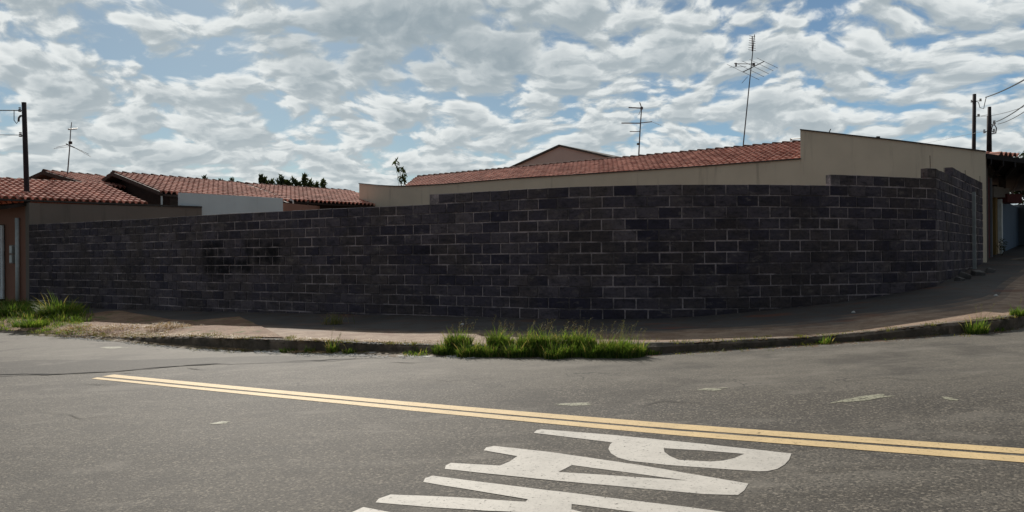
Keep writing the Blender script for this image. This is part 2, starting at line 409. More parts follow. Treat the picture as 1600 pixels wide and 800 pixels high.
def flat(loops, dz, step=.08, amp=.004):
    """sheet on the road from an outline and its holes"""
    L = [densify(l, step, amp) for l in loops]
    tris = tessellate_polygon(L); allv = [p for l in L for p in l]
    m = MB(); m.v = [(p.x, p.y, zr(p.x, p.y)+dz) for p in allv]
    for tr in tris:
        a, b, c = (Vector(m.v[i]) for i in tr)
        if (b-a).cross(c-a).z < 0: tr = (tr[0], tr[2], tr[1])
        m.f.append(tuple(tr)); m.t.append(0)
    return m
def GG(*p): return [G(x, y) for x, y in p]
# double yellow line
def ext(pl, i0, i1, d):      # extend beyond point i1
    v = (pl[i1]-pl[i0]).normalized()*d; return pl[i1]+v
def stripe(top, bot):
    t_ = GG(*top); b_ = GG(*bot)
    # straight edges: least change, ends from the photo
    t_.append(ext(t_, -2, -1, 9)); b_.append(ext(b_, -2, -1, 9))
    return flat([t_+b_[::-1]], .004)
yl = empty('double_yellow_line', G(800, 640), 'double solid yellow centre line painted across the road', 'road marking')
stripe([(178, 585.5), (540, 619.5), (1060, 663), (1600, 701.5)], [(160, 588.5), (540, 625), (1060, 671), (1600, 710)]).build('stripe', M_YEL, yl)
stripe([(152, 590), (540, 626.8), (1060, 673.8), (1600, 713.5)], [(143, 592), (540, 632), (1060, 681), (1600, 723.5)]).build('stripe', M_YEL, yl)
# PARE, four letters read from the right; each letter is a painted sheet
pare = empty('road_lettering', G(900, 760), 'white painted word PARE on the road beside the yellow line', 'road marking')
P_out = GG((834, 677), (838, 673), (846, 671.3), (960, 680.5), (1100, 694.5), (1237, 709.4), (1233, 719), (1226, 727), (1215, 733.5), (1200, 736.8), (1185, 737.3), (1120, 733), (1040, 727), (985, 721), (966, 716), (955, 709), (950, 702), (953, 695.5), (957, 692))
P_in = GG((1037, 701), (1100, 704.8), (1163, 710), (1148, 716.5), (1130, 720.6), (1110, 722), (1060, 719.3), (1046, 713), (1038, 707))
A_out = GG((756, 704.5), (760, 700), (772, 697.5), (860, 707), (1000, 727.5), (1169, 756.5), (1163, 767), (1153, 774.5), (1100, 773), (960, 760), (870, 752), (695, 733.5), (697, 728), (705, 724), (781, 728.5), (797, 722), (808, 713.5))
A_in = GG((894, 727.5), (980, 739), (1076, 752), (990, 746), (873, 738.2))
R_out = GG((661, 754), (664, 748), (676, 744), (760, 755), (900, 772), (1080, 794), (1230, 814), (1238, 826), (1226, 838), (1190, 846), (1100, 838), (1000, 824), (930, 812), (860, 803), (760, 799), (680, 794), (587, 786), (592, 780), (610, 773.5), (700, 777), (822, 785), (825, 781))
R_in = GG((893, 788.5), (1000, 802), (1110, 817), (1120, 826), (1090, 828), (1000, 817), (930, 806), (893, 797))
for nm, loops in (('letter_p', [P_out, P_in]), ('letter_a', [A_out, A_in]), ('letter_r', [R_out, R_in])):
    flat(loops, .004).build('letter', M_WHITE, pare)
# the letter E, only its first corner in view; built out in the same frame as the others
o_ = G(552, 800); a_ = G(568, 793.2); ud = (G(1237, 709.4)-G(846, 671.3)); ln = ud.length; ud.normalize(); vd = Vector((ud.y, -ud.x, 0))
if vd.y > 0: vd = -vd
e0 = a_+vd*.0
def EP(u, v): p = e0+ud*u+vd*v; return Vector((p.x, p.y, zr(p.x, p.y)))
E_out = [EP(0, 0), EP(ln, 0), EP(ln, .46), EP(ln-.24, .46), EP(ln-.24, .13), EP(ln*.58, .13), EP(ln*.58, .4), EP(ln*.46, .4), EP(ln*.46, .13), EP(.24, .13), EP(.24, .48), EP(0, .48)]
flat([E_out], .004).build('letter', M_WHITE, pare)
# faded scraps of old paint
def scrap(cx, cy, wx, wy, seed, tilt=0):
    pts = []
    for k in range(22):
        an = 2*math.pi*k/22; rr = .7+.6*noise.noise(Vector((math.cos(an)*1.6+seed, math.sin(an)*1.6, seed)))
        dx = math.cos(an)*wx*rr; pts.append((cx+dx, cy-math.sin(an)*wy*rr-dx*tilt))
    return [G(*p) for p in pts]
sc = [(1350, 623, 62, 4.2, 1, .12, 'long pale scrap of old paint, biggest on the far lane'), (1482, 623, 20, 3, 2, -.15, 'short pale scrap of old paint at the right, beyond the yellow line'),
      (1112, 608.5, 34, 3, 3, .05, 'pale paint scrap left of the longest scrap on the far lane'), (900, 632, 50, 2.6, 4, 0.02, 'faint paint scrap beyond the yellow line above the letter P'),
      (175, 543.5, 30, 1.6, 5, 0, 'thin pale paint scrap near the soil verge'), (345, 661, 20, 2.2, 6, .1, 'faint pale scrap below the left end of the yellow line')]
for cx, cy, wx, wy, sd, tl, lb in sc:
    flat([scrap(cx, cy, wx, wy, sd, tl)], .004, .05, .01).build_ = None
    o = flat([scrap(cx, cy, wx, wy, sd, tl)], .004, .05, .01).build('paint_scrap', M_FADE); tag(o, lb, 'road marking', 'faded paint scraps on the road')
# darker resurfaced strip at the left and its ragged seam
pt = GG((-260, 560), (0, 566), (60, 562), (200, 563), (330, 559), (430, 556), (560, 560), (520, 565), (370, 569), (300, 571.5), (220, 578), (120, 584.5), (0, 588.5), (-260, 596))
tag(flat([pt], .003, .12, .05).build('asphalt_patch', M_PATCH), kind='structure')
M_CRACK = plain('tar_crack', (.014, .013, .012), .95, var=.4)
def crack(px, wd):
    pts = [G(*p) for p in px]; C = []
    for i in range(len(pts)-1):
        k = max(2, int((pts[i+1]-pts[i]).length/.09))
        for j in range(k):
            p = pts[i].lerp(pts[i+1], j/k); q = noise.noise_vector(p*3.1)*.06+noise.noise_vector(p*11)*.025; C.append(Vector((p.x+q.x, p.y+q.y, 0)))
    m = MB()
    for i, p in enumerate(C):
        d = (C[min(i+1, len(C)-1)]-C[max(0, i-1)]).normalized(); n = Vector((-d.y, d.x, 0))
        ww = wd*1.5*(.35+1.1*abs(noise.noise(p*1.7))*1.6)*min(1, i/3+.05, (len(C)-1-i)/3+.05)
        for s in (-1, 1):
            q = p+n*ww*s; m.v.append((q.x, q.y, zr(q.x, q.y)+.008))
    for i in range(len(C)-1): m.f.append((2*i, 2*i+2, 2*i+3, 2*i+1)); m.t.append(0)
    tag(m.build('road_crack', M_CRACK), kind='structure')
crack([(-60, 589), (0, 586), (90, 585), (180, 581), (260, 574), (305, 570.5), (370, 567.5)], .022)
crack([(440, 565.5), (500, 563.5), (560, 561), (640, 559)], .013)
crack([(185, 584), (225, 583.5)], .02)
crack([(290, 575), (320, 578), (335, 574)], .008)
crack([(130, 601), (170, 601), (205, 595)], .008)
crack([(310, 585.5), (340, 580), (330, 584)], .007)
crack([(600, 566), (650, 567.5), (700, 565.5)], .006)
crack([(-20, 580), (6, 580)], .03)
crack([(620, 590), (700, 596), (760, 590), (830, 597)], .003)
crack([(980, 640), (1040, 628), (1130, 633), (1180, 622)], .003)
crack([(60, 640), (130, 655), (210, 648)], .003)
crack([(1290, 600), (1380, 590), (1470, 596), (1600, 583)], .0035)


# ------------------------------------------------------------------ block wall
def block_mat():
    m, t = mat('concrete_block')
    ti = t.n('ShaderNodeAttribute'); ti.attribute_name = 'tint'; ti = ti.outputs['Fac']
    uv = t.n('ShaderNodeUVMap').outputs[0]
    us = t.n('ShaderNodeSeparateXYZ'); t.put(us.inputs[0], uv); u, v = us.outputs[0], us.outputs[1]
    a = t.noise(t.pos, 1.1, 5, .6); f = t.noise(t.pos, 22, 6, .7); sm = t.noise(t.mapping(t.pos, (1, 1, 2.5)), 4.5, 6, .65)
    c = t.mix(t.mr(ti, 0, 1, 0, 1, False), (.052, .046, .068), (.158, .132, .145))
    c = t.mix(t.mr(a, .42, .62, 0, .55), c, (.095, .075, .060))
    c = t.mix(t.mr(sm, .48, .68, 0, .6), c, (.028, .027, .034))
    c = t.mix(t.mr(sm, .44, .28, 0, .65), c, (.24, .205, .18))
    c = t.mix(t.mr(f, .45, .72, 0, .6), c, (.03, .028, .03))
    # darker, greenish tone towards the foot
    foot = t.mr(t.m('ADD', v, t.m('MULTIPLY', a, .9)), -.1, .55, 1, 0)
    c = t.mix(t.m('MULTIPLY', foot, .5), c, (.032, .036, .030))
    # black paint daubed on the left half
    wob = t.noise(t.mapping(t.pos, loc=(9, 4, 2)), 5, 5, .7); wob2 = t.m('MULTIPLY', t.m('SUBTRACT', wob, .5), .34)
    uu = t.m('ADD', u, wob2); vv = t.m('ADD', v, t.m('MULTIPLY', t.m('SUBTRACT', t.noise(t.pos, 9, 5, .7), .5), .30))
    def rect(u0, u1, v0, v1, e=.11):
        A = t.m('MULTIPLY', t.mr(uu, u0-e, u0+e), t.mr(uu, u1-e, u1+e, 1, 0)); B = t.m('MULTIPLY', t.mr(vv, v0-e, v0+e), t.mr(vv, v1-e, v1+e, 1, 0))
        return t.m('MULTIPLY', A, B)
    mask = None
    for r_ in PAINT:
        q = rect(*r_); mask = q if mask is None else t.m('MAXIMUM', mask, q)
    c = t.mix(t.m('MULTIPLY', mask, t.mr(t.noise(t.pos, 7, 5, .7), .32, .55, .35, .9)), c, (.008, .008, .010))
    t.put(t.b.inputs['Base Color'], c); t.b.inputs['Roughness'].default_value = .92
    t.b.inputs['Specular IOR Level'].default_value = .15
    bump(t, t.m('ADD', f, t.m('MULTIPLY', sm, .6)), .7, .012)
    return m
def mortar_mat():
    m, t = mat('mortar')
    a = t.noise(t.pos, 1.6, 7, .7); f = t.noise(t.pos, 20, 6, .7)
    c = t.mix(t.mr(a, .38, .62), (.10, .087, .09), (.48, .40, .40)); c = t.mix(t.mr(f, .42, .7, 0, .5), c, (.09, .08, .08))
    t.put(t.b.inputs['Base Color'], c); t.b.inputs['Roughness'].default_value = .95; bump(t, f, .6, .01); return m
def arc(path):
    L = [0.0]
    for i in range(1, len(path)): L.append(L[-1]+(Vector(path[i][:2])-Vector(path[i-1][:2])).length)
    return L
A1 = arc(leg1); A2 = arc(leg2)
def at_s(path, A, s):
    if s <= 0: i = 0
    else:
        i = 0
        while i < len(A)-2 and A[i+1] < s: i += 1
    t = (s-A[i])/(A[i+1]-A[i]); a = Vector(path[i]); b = Vector(path[i+1]); return a.lerp(b, t)
def s_of_px(path, A, px):
    k = (px-800)/FPX; best = 0
    for j in range(2000):
        s = A[-1]*j/1999; p = at_s(path, A, s)
        if p.x/p.y > k: return s
    return A[-1]
L0 = EYE+1.265                      # level of course line 0
print('leg lengths', A1[-1], A2[-1])
def PR(px0, px1, py0, py1):         # region of daubed paint by where it is on the wall
    s0, s1 = s_of_px(leg1, A1, px0), s_of_px(leg1, A1, px1); Yd = at_s(leg1, A1, (s0+s1)/2).y
    return (s0, s1, U(px0, py1, Yd).z, U(px0, py0, Yd).z)
PAINT = [PR(318, 336, 385, 428), PR(318, 350, 378, 390), PR(338, 352, 390, 400), PR(336, 362, 402, 432), PR(350, 392, 405, 422), PR(378, 410, 376, 384), PR(382, 392, 376, 428), PR(398, 412, 390, 413), PR(414, 436, 380, 412), PR(644, 650, 384, 396), PR(655, 682, 388, 395)]
M_BLOCK = block_mat(); M_MORTAR = mortar_mat()
sA = s_of_px(leg1, A1, 676); sB = s_of_px(leg1, A1, 1298); sC = s_of_px(leg1, A1, 1450)
sD = s_of_px(leg2, A2, 1490)
blocks = MB(); mort = MB()
rb = random.Random(11)
def top_line(leg, s):
    if leg == 1: return 1 if s < sA else (0 if s < sB else (-1 if s < sC else -2))
    return -2 if s < sD else -3
def add_run(path, A, leg):
    total = A[-1]; TH = .14
    for k in range(-3, 14):
        zt = L0-.2*k; off = .0 if k % 2 else .2
        off += {1: .05, 2: 0}[leg]
        bounds = [0.0]; s = off if off > .08 else off+.4
        while s < total-.06: bounds.append(s+rb.uniform(-.012, .012)); s += .4
        bounds.append(total)
        if leg == 1 and False: pass
        for b0, b1 in zip(bounds, bounds[1:]):
            mid = (b0+b1)/2
            if k < top_line(leg, mid): continue
            if b1-b0 < .07: continue
            j = rb.uniform(-.001, .008); g = .0115+rb.uniform(-.004, .004)
            a = at_s(path, A, b0+g); b = at_s(path, A, b1-g)
            d = (b-a); d.z = 0; d.normalize(); n = Vector((-d.y, d.x, 0))
            z0 = zt-.2+g+rb.uniform(-.002, .002); z1 = zt-g+rb.uniform(-.003, .003)+(rb.uniform(-.006, .004) if k == top_line(leg, mid) else 0)
            tint = min(1, max(0, rb.gauss(.38, .24)+.25*noise.noise(Vector((mid*.3, k*.4, leg)))))
            if rb.random() < .07: tint = min(1, tint+.4)
            e = .006; base = len(blocks.v)
            fr = -n*(.004+j)
            lo = [(a+fr, z0), (b+fr, z0), (b+n*TH, z0), (a+n*TH, z0)]
            # front face pulled out with a small bevel
            P = [a+n*.004, b+n*.004, b+n*TH, a+n*TH]
            vs = [(P[0].x, P[0].y, z0), (P[1].x, P[1].y, z0), (P[2].x, P[2].y, z0), (P[3].x, P[3].y, z0), (P[0].x, P[0].y, z1), (P[1].x, P[1].y, z1), (P[2].x, P[2].y, z1), (P[3].x, P[3].y, z1)]
            F0, F1 = a+fr+d*e, b+fr-d*e
            vs += [(F0.x, F0.y, z0+e), (F1.x, F1.y, z0+e), (F1.x, F1.y, z1-e), (F0.x, F0.y, z1-e)]
            blocks.v += vs
            uo = (0 if leg == 1 else 40)
            for i_, q in enumerate(vs): blocks.uv[base+i_] = ((b0 if i_ in (0, 3, 4, 7, 8, 11) else b1)+uo, q[2])
            for f in ((3, 2, 1, 0), (4, 5, 6, 7), (1, 2, 6, 5), (2, 3, 7, 6), (3, 0, 4, 7), (0, 1, 9, 8), (1, 5, 10, 9), (5, 4, 11, 10), (4, 0, 8, 11), (8, 9, 10, 11)):
                blocks.f.append(tuple(base+i_ for i_ in f)); blocks.t.append(tint)
    # mortar core, a little behind the block faces, stepped like the top
    n_ = int(total/.2); zb = L0-.2*14
    for i in range(n_):
        b0, b1 = total*i/n_, total*(i+1)/n_
        lv = top_line(leg, (b0+b1)/2); a = at_s(path, A, b0); b = at_s(path, A, b1)
        d = b-a; d.z = 0; d.normalize(); n = Vector((-d.y, d.x, 0)); a2 = a+n*.0040; b2 = b+n*.0040; a3 = a+n*.132; b3 = b+n*.132
        z1 = L0-.2*lv-.011
        mort.hexa([(a2.x, a2.y, zb), (b2.x, b2.y, zb), (b3.x, b3.y, zb), (a3.x, a3.y, zb), (a2.x, a2.y, z1), (b2.x, b2.y, z1), (b3.x, b3.y, z1), (a3.x, a3.y, z1)])
add_run(leg1, A1, 1); add_run(leg2, A2, 2)
wall = tag(blocks.build('block_wall', M_BLOCK), 'long curving wall of dark unpainted concrete blocks round the corner plot', 'wall')
mort.build('mortar', M_MORTAR, wall)
M_RUST = plain('rusty_steel', (.06, .03, .02), .8, .2)
for px, y0, y1, path, A in ((1453, 243, 268, leg1, A1), (1443, 270, 281, leg1, A1), (1475, 262, 278, leg2, A2), (1508, 266, 280, leg2, A2), (1531, 275, 292, leg2, A2)):
    p = at_s(path, A, s_of_px(path, A, px)); d = Vector((.05, .07))
    m_ = MB(); tp = U(px, y0, p.y+.07); bt = U(px, y1+6, p.y+.07); m_.tube([bt, (bt+tp)/2+Vector((.006, 0, 0)), tp], .006, n=6); m_.build('rebar', M_RUST, wall)
# grey steel jamb standing against the wall by the right end
M_STEEL = plain('painted_steel', (.38, .40, .39), .55, .1, .2)
p = at_s(leg2, A2, s_of_px(leg2, A2, 1517)); zt_ = U(1517, 300, p.y-.05).z; m_ = MB()
m_.box((p.x+.05, p.y-.06, (zt_+EYE-.6)/2), (.06, .07, zt_-(EYE-.6)), R(52))
tag(m_.build('door_jamb', M_STEEL), 'grey steel upright standing against the right end of the block wall', 'post')

# ------------------------------------------------------------------ tiled roofs
def tile_mat(name, c0, c1, seed=0):
    m, t = mat(name)
    ti = t.n('ShaderNodeAttribute'); ti.attribute_name = 'tint'; ti = ti.outputs['Fac']
    a = t.noise(t.mapping(t.pos, loc=(seed, 0, 0)), 1.3, 6, .65); f = t.noise(t.pos, 14, 5, .7)
    c = t.mix(ti, c0, c1)
    c = t.mix(t.mr(a, .45, .68, 0, .45), c, tuple(x*.55 for x in c0))
    c = t.mix(t.mr(f, .5, .75, 0, .4), c, (.13, .06, .045))
    t.put(t.b.inputs['Base Color'], c); t.b.inputs['Roughness'].default_value = .85; t.b.inputs['Specular IOR Level'].default_value = .15
    bump(t, f, .4, .008); return m
M_TILE = tile_mat('clay_tile', (.33, .135, .10), (.64, .34, .265))
M_RIDGE = tile_mat('clay_ridge_tile', (.07, .035, .028), (.16, .07, .05), 5)
def roof_plane(e0, e1, r0, r1, name, parent, pitch=.2, course=.36, mt=None):
    """clay tiles on the plane through eave e0-e1 and ridge r0-r1 (world points)"""
    e0, e1, r0, r1 = map(Vector, (e0, e1, r0, r1))
    ud = (e1-e0); ud.normalize(); nrm = ud.cross(r0-e0).normalized()
    if nrm.z < 0: nrm = -nrm
    vd = nrm.cross(ud).normalized()
    if (r0-e0).dot(vd) < 0: vd = -vd
    P2 = [((p-e0).dot(ud), (p-e0).dot(vd)) for p in (e0, e1, r1, r0)]
    umin = min(p[0] for p in P2); umax = max(p[0] for p in P2); vmax = max(p[1] for p in P2)
    def inside(u, v):
        s = None
        for i in range(4):
            a, b = P2[i], P2[(i+1) % 4]; cr = (b[0]-a[0])*(v-a[1])-(b[1]-a[1])*(u-a[0])
            if abs(cr) < 1e-9: continue
            if s is None: s = cr > 0
            elif s != (cr > 0): return False
        return True
    m = MB(); nu = int((umax-umin)/pitch*8)+1; nv = int(vmax/course+.999); rr = random.Random(int(umax*100))
    profile = []
    for k in range(9):
        x = k/8; profile.append(.072*math.sqrt(max(0, 1-((x-.5)/.36)**2)) if abs(x-.5) < .36 else -.03*math.sin(((x-.86) % 1)/.28*math.pi))
    for j in range(nv):
        v0 = j*course; v1 = min((j+1)*course+.03, vmax)
        grid = []
        for (v, lift) in ((v0, .0), (v0, .038), ((v0+v1)/2, .022), (v1, .004)):
            row = []
            for i in range(nu+1):
                u = umin+i*pitch/8; h = profile[i % 8]+lift+(.0)
                ju = .006*math.sin(j*7.3+i//8*2.1)
                q = e0+ud*(u+ju)+vd*v+nrm*h; row.append(len(m.v)); m.v.append(tuple(q))
            grid.append(row)
        tints = [min(1, max(0, rr.gauss(.5, .26))) for _ in range(nu//8+2)]
        for a in range(3):
            for i in range(nu):
                uc = umin+(i+.5)*pitch/8
                if not inside(uc, min(max(v0+.02, (v0+v1)/2), vmax-.01)): continue
                m.f.append((grid[a][i], grid[a][i+1], grid[a+1][i+1], grid[a+1][i])); m.t.append(tints[i//8])
    return m.build(name, mt or M_TILE, parent, smooth=False)
def ridge_caps(a, b, parent, r=.1, ln=.36, name='ridge_tiles'):
    a, b = Vector(a), Vector(b); n = int((b-a).length/ln); d = (b-a).normalized(); s = Vector((-d.y, d.x, 0)).normalized(); up = s.cross(d)
    if up.z < 0: up = -up
    m = MB()
    for i in range(n+1):
        p = a+d*(i*ln); q = p+d*(ln+.05); tint = random.random(); base = len(m.v)
        for (c, rr, lf) in ((p, r*1.12, .03), (p+d*.05, r*1.1, .03), (q, r*.86, .0)):
            for k in range(9):
                an = math.pi*k/8; m.v.append(tuple(c+s*math.cos(an)*rr+up*(math.sin(an)*rr+lf-.02)))
        for g in range(2):
            for k in range(8): m.f.append((base+g*9+k, base+g*9+k+1, base+(g+1)*9+k+1, base+(g+1)*9+k)); m.t.append(tint)
        m.f.append(tuple(base+k for k in range(9))); m.t.append(0)
    return m.build(name, M_RIDGE, parent)
def Z(x, y, h): return Vector((x, y, EYE+h))
def board(a, b, w_, th, m_):     # long board, top edge a-b, hanging down
    a, b = Vector(a), Vector(b); d = (b-a); n = Vector((-d.y, d.x, 0)).normalized()*th
    dn = Vector((0, 0, -w_)); m_.hexa([a+dn, b+dn, b+dn+n, a+dn+n, a, b, b+n, a+n])
def stucco(name, c, stain=(.1, .09, .08), amt=.35):
    m, t = mat(name)
    a = t.noise(t.pos, .8, 6, .6); s_ = t.noise(t.mapping(t.pos, (3, 3, .25)), 1.2, 6, .65); f = t.noise(t.pos, 60, 4, .7)
    cc = t.mix(t.mr(a, .35, .68, 0, .5), c, tuple(x*.82 for x in c))
    cc = t.mix(t.mr(s_, .55, .8, 0, amt), cc, stain)
    t.put(t.b.inputs['Base Color'], cc); t.b.inputs['Roughness'].default_value = .9; t.b.inputs['Specular IOR Level'].default_value = .2
    bump(t, f, .5, .006); return m
M_BEIGE = stucco('beige_stucco', (.62, .555, .44), (.28, .25, .20), .7)
M_WHITEW = stucco('white_painted_wall', (.74, .84, .88), (.36, .40, .42), .4)
M_GREYW = stucco('grey_render', (.23, .20, .175), (.07, .06, .055), .6)
M_TERRA = stucco('terracotta_render', (.36, .19, .14), (.10, .05, .04), .4)
M_PINK = stucco('pinkish_render', (.52, .43, .39), (.30, .24, .21), .3)
M_DARKW = plain('dark_timber_and_shade', (.045, .03, .025), .8)  # dark colour for timber and for shade on the gables
M_GREYM = plain('weathered_coping', (.07, .065, .06), .8)
M_LIGHTEDGE = plain('pale_mortar_edge', (.5, .45, .4), .8)

# --- beige house behind the plot
bd = Vector((-12, 9, 0)).normalized(); bn = Vector((.6, .8, 0))       # along its side wall, and away from us
KB = 1.08
b0 = Vector((8.05, 22.0, 0))*KB
def BP(t, w_, h): p = b0+bd*(15*t*KB)+bn*w_; return Vector((p.x, p.y, EYE+(h*KB if h > 2.2 else h)))
house = empty('beige_house', BP(.3, 2, -1), 'beige plastered house with a long red tile roof behind the block wall', 'house')
def t_of(px):      # position along the beige wall plane seen at column px
    k = (px-800)/FPX; return (8.05-k*22)/(12+9*k)
tops = [(1541, 237.5), (1400, 220), (1252, 203.5)]
m_ = MB(); cop = MB()
def seg(pa, pb, yoff=0):
    (xa, ya), (xb, yb) = pa, pb; ta, tb = t_of(xa), t_of(xb); A_ = BP(ta, 0, 0); B_ = BP(tb, 0, 0)
    za = U(xa, ya, A_.y).z; zb = U(xb, yb, B_.y).z
    n = bn*.15
    lo = EYE-1.6
    m_.hexa([Vector((A_.x, A_.y, lo)), Vector((B_.x, B_.y, lo)), Vector((B_.x, B_.y, lo))+n, Vector((A_.x, A_.y, lo))+n,
             Vector((A_.x, A_.y, za)), Vector((B_.x, B_.y, zb)), Vector((B_.x, B_.y, zb))+n, Vector((A_.x, A_.y, za))+n])
    o1 = -bn*.04; o2 = bn*.19; e = Vector((0, 0, .002)); h = Vector((0, 0, .035))
    a = Vector((A_.x, A_.y, za)); b = Vector((B_.x, B_.y, zb))
    cop.hexa([a+o1+e, b+o1+e, b+o2+e, a+o2+e, a+o1+e+h, b+o1+e+h, b+o2+e+h, a+o2+e+h])
seg(*tops[:2]); seg(*tops[1:])
m_.build('wall', M_BEIGE, house); 
low = [(1252.5, 249), (1100, 260.5), (960, 270), (800, 280), (700, 288), (650, 291), (620, 291.5), (595, 290.3), (562, 287.3)]
m_ = MB()
for i in range(len(low)-1): seg(low[i], low[i+1])
m_.build('wall', M_BEIGE, house); cop.build('coping', M_GREYM, house)
# return wall at the left end and front wall on the street side so the house is solid
m_ = MB(); a = BP(t_of(562), 0.151, 0); b = BP(t_of(562), 5, 0); m_.wallbox(b, a, EYE-1.6, EYE+2.6, .15)
m_.build('side_wall', M_BEIGE, house)
m_ = MB(); a = BP(t_of(1541), .151, 0); b = BP(t_of(1541), .55, 0); m_.wallbox(a, b, EYE-1.2, EYE+2.30, .15); m_.build('front_wall', M_DARKW, house)
eL, eR = BP(t_of(625)+.02, .16, 2.60), BP(t_of(1251.5), .16, 2.60); rL, rR = BP(1.227, 4.3, 3.68), BP(-.06, 4.0, 3.66)
eRx = BP(t_of(1251.5)-.0, .16, 2.60)
roof_plane(eL, eRx, rL, BP(-.01, 4.3, 3.66), 'roof', house, .205, .36)
roof_plane(BP(-.01, 8, 2.6), BP(1.2, 8, 2.62), BP(-.01, 4.3, 3.66), rL, 'roof', house, .205, .36)
ridge_caps(rL+Vector((0, 0, .03)), BP(-.01, 4.3, 3.69), house)
m_ = MB()      # gable infill under the tiles at the right end, beside the tall wall
g0, g1, g2 = BP(-.008, .17, 2.5), BP(-.008, 4.3, 3.58), BP(-.008, 7.8, 2.5)
m_.poly([g0, g2, g1]); m_.poly([g0+bd*.1, g1+bd*.1, g2+bd*.1]); m_.build('gable', M_BEIGE, house)
# shed roof over the front part
q0, q1, q2, q3 = BP(t_of(1541), .19, 2.33), BP(t_of(1254), .19, 3.2), BP(t_of(1254), 5, 3.2), BP(t_of(1541), 5, 2.33)
m_ = MB(); m_.hexa([q0-Vector((0, 0, .12)), q3-Vector((0, 0, .12)), q2-Vector((0, 0, .12)), q1-Vector((0, 0, .12)), q0, q3, q2, q1]); m_.build('front_roof', M_DARKW, house)
# small pipe end sticking out over the tiles beside the tall wall
m_ = MB(); m_.tube([U(1236, 217, 27.5), U(1252, 216, 26.1)], .02, n=6); m_.box(U(1236, 218, 27.5), (.06, .06, .08)); m_.build('vent_pipe', M_STEEL, house)
for px, y0, y1 in ((1296, 208, 201.5), (1298.5, 201, 201.8), (1372, 215.5, 213)):
    pass
m_ = MB(); Yp = BP(t_of(1296), 0, 0).y+.06; m_.tube([U(1295, 208, Yp), U(1298, 201.5, Yp)], .014, n=6); m_.build('bracket', M_GREYM, house)
m_ = MB(); Yp = BP(t_of(1372), 0, 0).y+.06; m_.box(U(1372, 215, Yp), (.09, .06, .07), .3); m_.build('bracket', M_GREYM, house)

# --- two storey gable beyond it
q = Vector((.8, -.6, 0)); pk = U(875, 229, 45); bk = Vector((.6, .8, 0))
gh = empty('gable_house', (pk.x, pk.y, 1), 'pinkish gable wall with a thin grey roof edge rising behind the long tile roof', 'house')
l_, r_ = pk-q*3.5+Vector((0, 0, -1.0)), pk+q*3.5+Vector((0, 0, -1.0)); m_ = MB()
bot = .5
m_.poly([Vector((l_.x, l_.y, bot)), Vector((r_.x, r_.y, bot)), r_, pk, l_])
for a, b in ((l_, r_),):
    m_.quad(Vector((a.x, a.y, bot)), a, a+bk*8, Vector((a.x, a.y, bot))+bk*8); m_.quad(Vector((b.x, b.y, bot)), Vector((b.x, b.y, bot))+bk*8, b+bk*8, b)
m_.poly([Vector((l_.x, l_.y, bot))+bk*8, l_+bk*8, pk+bk*8, r_+bk*8, Vector((r_.x, r_.y, bot))+bk*8]); m_.build('wall', M_PINK, gh)
m_ = MB(); up = Vector((0, 0, .11)); zz = Vector((0, 0, .01))
for e in (l_, r_):
    o = (e-pk)*1.08+pk; f_ = -bk*.12; g_ = bk*8.1
    m_.hexa([o+f_+zz, pk+f_+zz, pk+g_+zz, o+g_+zz, o+f_+up, pk+f_+up, pk+g_+up, o+g_+up])
m_.build('roof', M_GREYM, gh)

# --- left hand houses, all parallel to each other
ld = Vector((.65, .76, 0)).normalized()
hA = empty('terracotta_house', Z(-15, 23.5, -1.2), 'house at the left edge with terracotta front, white gate and low tile roof', 'house')
ca = Vector((-14.05, 23.0, 0))
aE0 = Z(-14.05-.65*3.5, 23.0-.76*3.5, 1.76); aE1 = Z(-14.05+.65*3.5, 23.0+.76*3.5, 1.81)
sh = Vector((-.76, .65, 0))*.22
pr_ = Vector((-.76, .65, 0))*3.6
aR0 = aE0+pr_+Vector((0, 0, .87)); aR1 = aE1+pr_+Vector((0, 0, .82))
roof_plane(aE0+sh*.6, aE1+sh*.6, aR0, aR1, 'roof', hA, .2, .36)
roof_plane(aR1+pr_-Vector((0, 0, .9)), aR0+pr_-Vector((0, 0, .9)), aR1, aR0, 'roof', hA, .2, .36)
ridge_caps(aR0, aR1, hA)
# side wall facing us above the block wall
m_ = MB(); s0 = Vector((-14.02, 23.08, 0)); s1 = Vector((-14.02+.65*5.2, 23.08+.76*5.2, 0))
m_.wallbox(s0, s1, EYE-1.5, EYE+1.70, .14, z1b=EYE+1.78); m_.build('side_wall', M_GREYW, hA)
m_ = MB(); board(Vector((aE0.x, aE0.y, EYE+1.76)), Vector((s1.x, s1.y, EYE+1.83))+Vector((.02, -.02, 0)), .05, .12, m_); m_.build('gutter', M_GREYM, hA)
# front: terracotta wall, pipe, meter boxes, gate
fd = Vector((-.86, .51, 0)).normalized(); f0 = Vector((-14.08, 22.98, 0)); fn_ = Vector((-.51, -.86, 0))
def FP(s, o, h): p = f0+fd*s+fn_*o; return Vector((p.x, p.y, EYE+h))
m_ = MB(); a, b = FP(0, 0, 0), FP(9, 0, 0); m_.wallbox(b, a, EYE-1.9, EYE+1.72, .14, z1b=EYE+1.66); m_.build('front_wall', M_TERRA, hA)
m_ = MB(); a = FP(-.05, .03, 0); b = FP(.16, .03, 0)
m_.wallbox(b, a, EYE-1.6, EYE+1.7, .3); m_.build('corner_pillar', M_GREYW, hA)
M_PVC = plain('white_pipe_plastic', (.72, .78, .78), .5, 0, .12)
def px_on_front(px):
    k = (px-800)/FPX; return (f0.x-k*f0.y)/(k*fd.y-fd.x)
s_ = px_on_front(31); m_ = MB(); m_.tube([FP(s_, .07, -1.25), FP(s_, .07, 1.27)], .055, n=10); m_.build('downpipe', M_PVC, hA, True)
M_BOX = plain('grey_meter_box', (.33, .34, .32), .5)
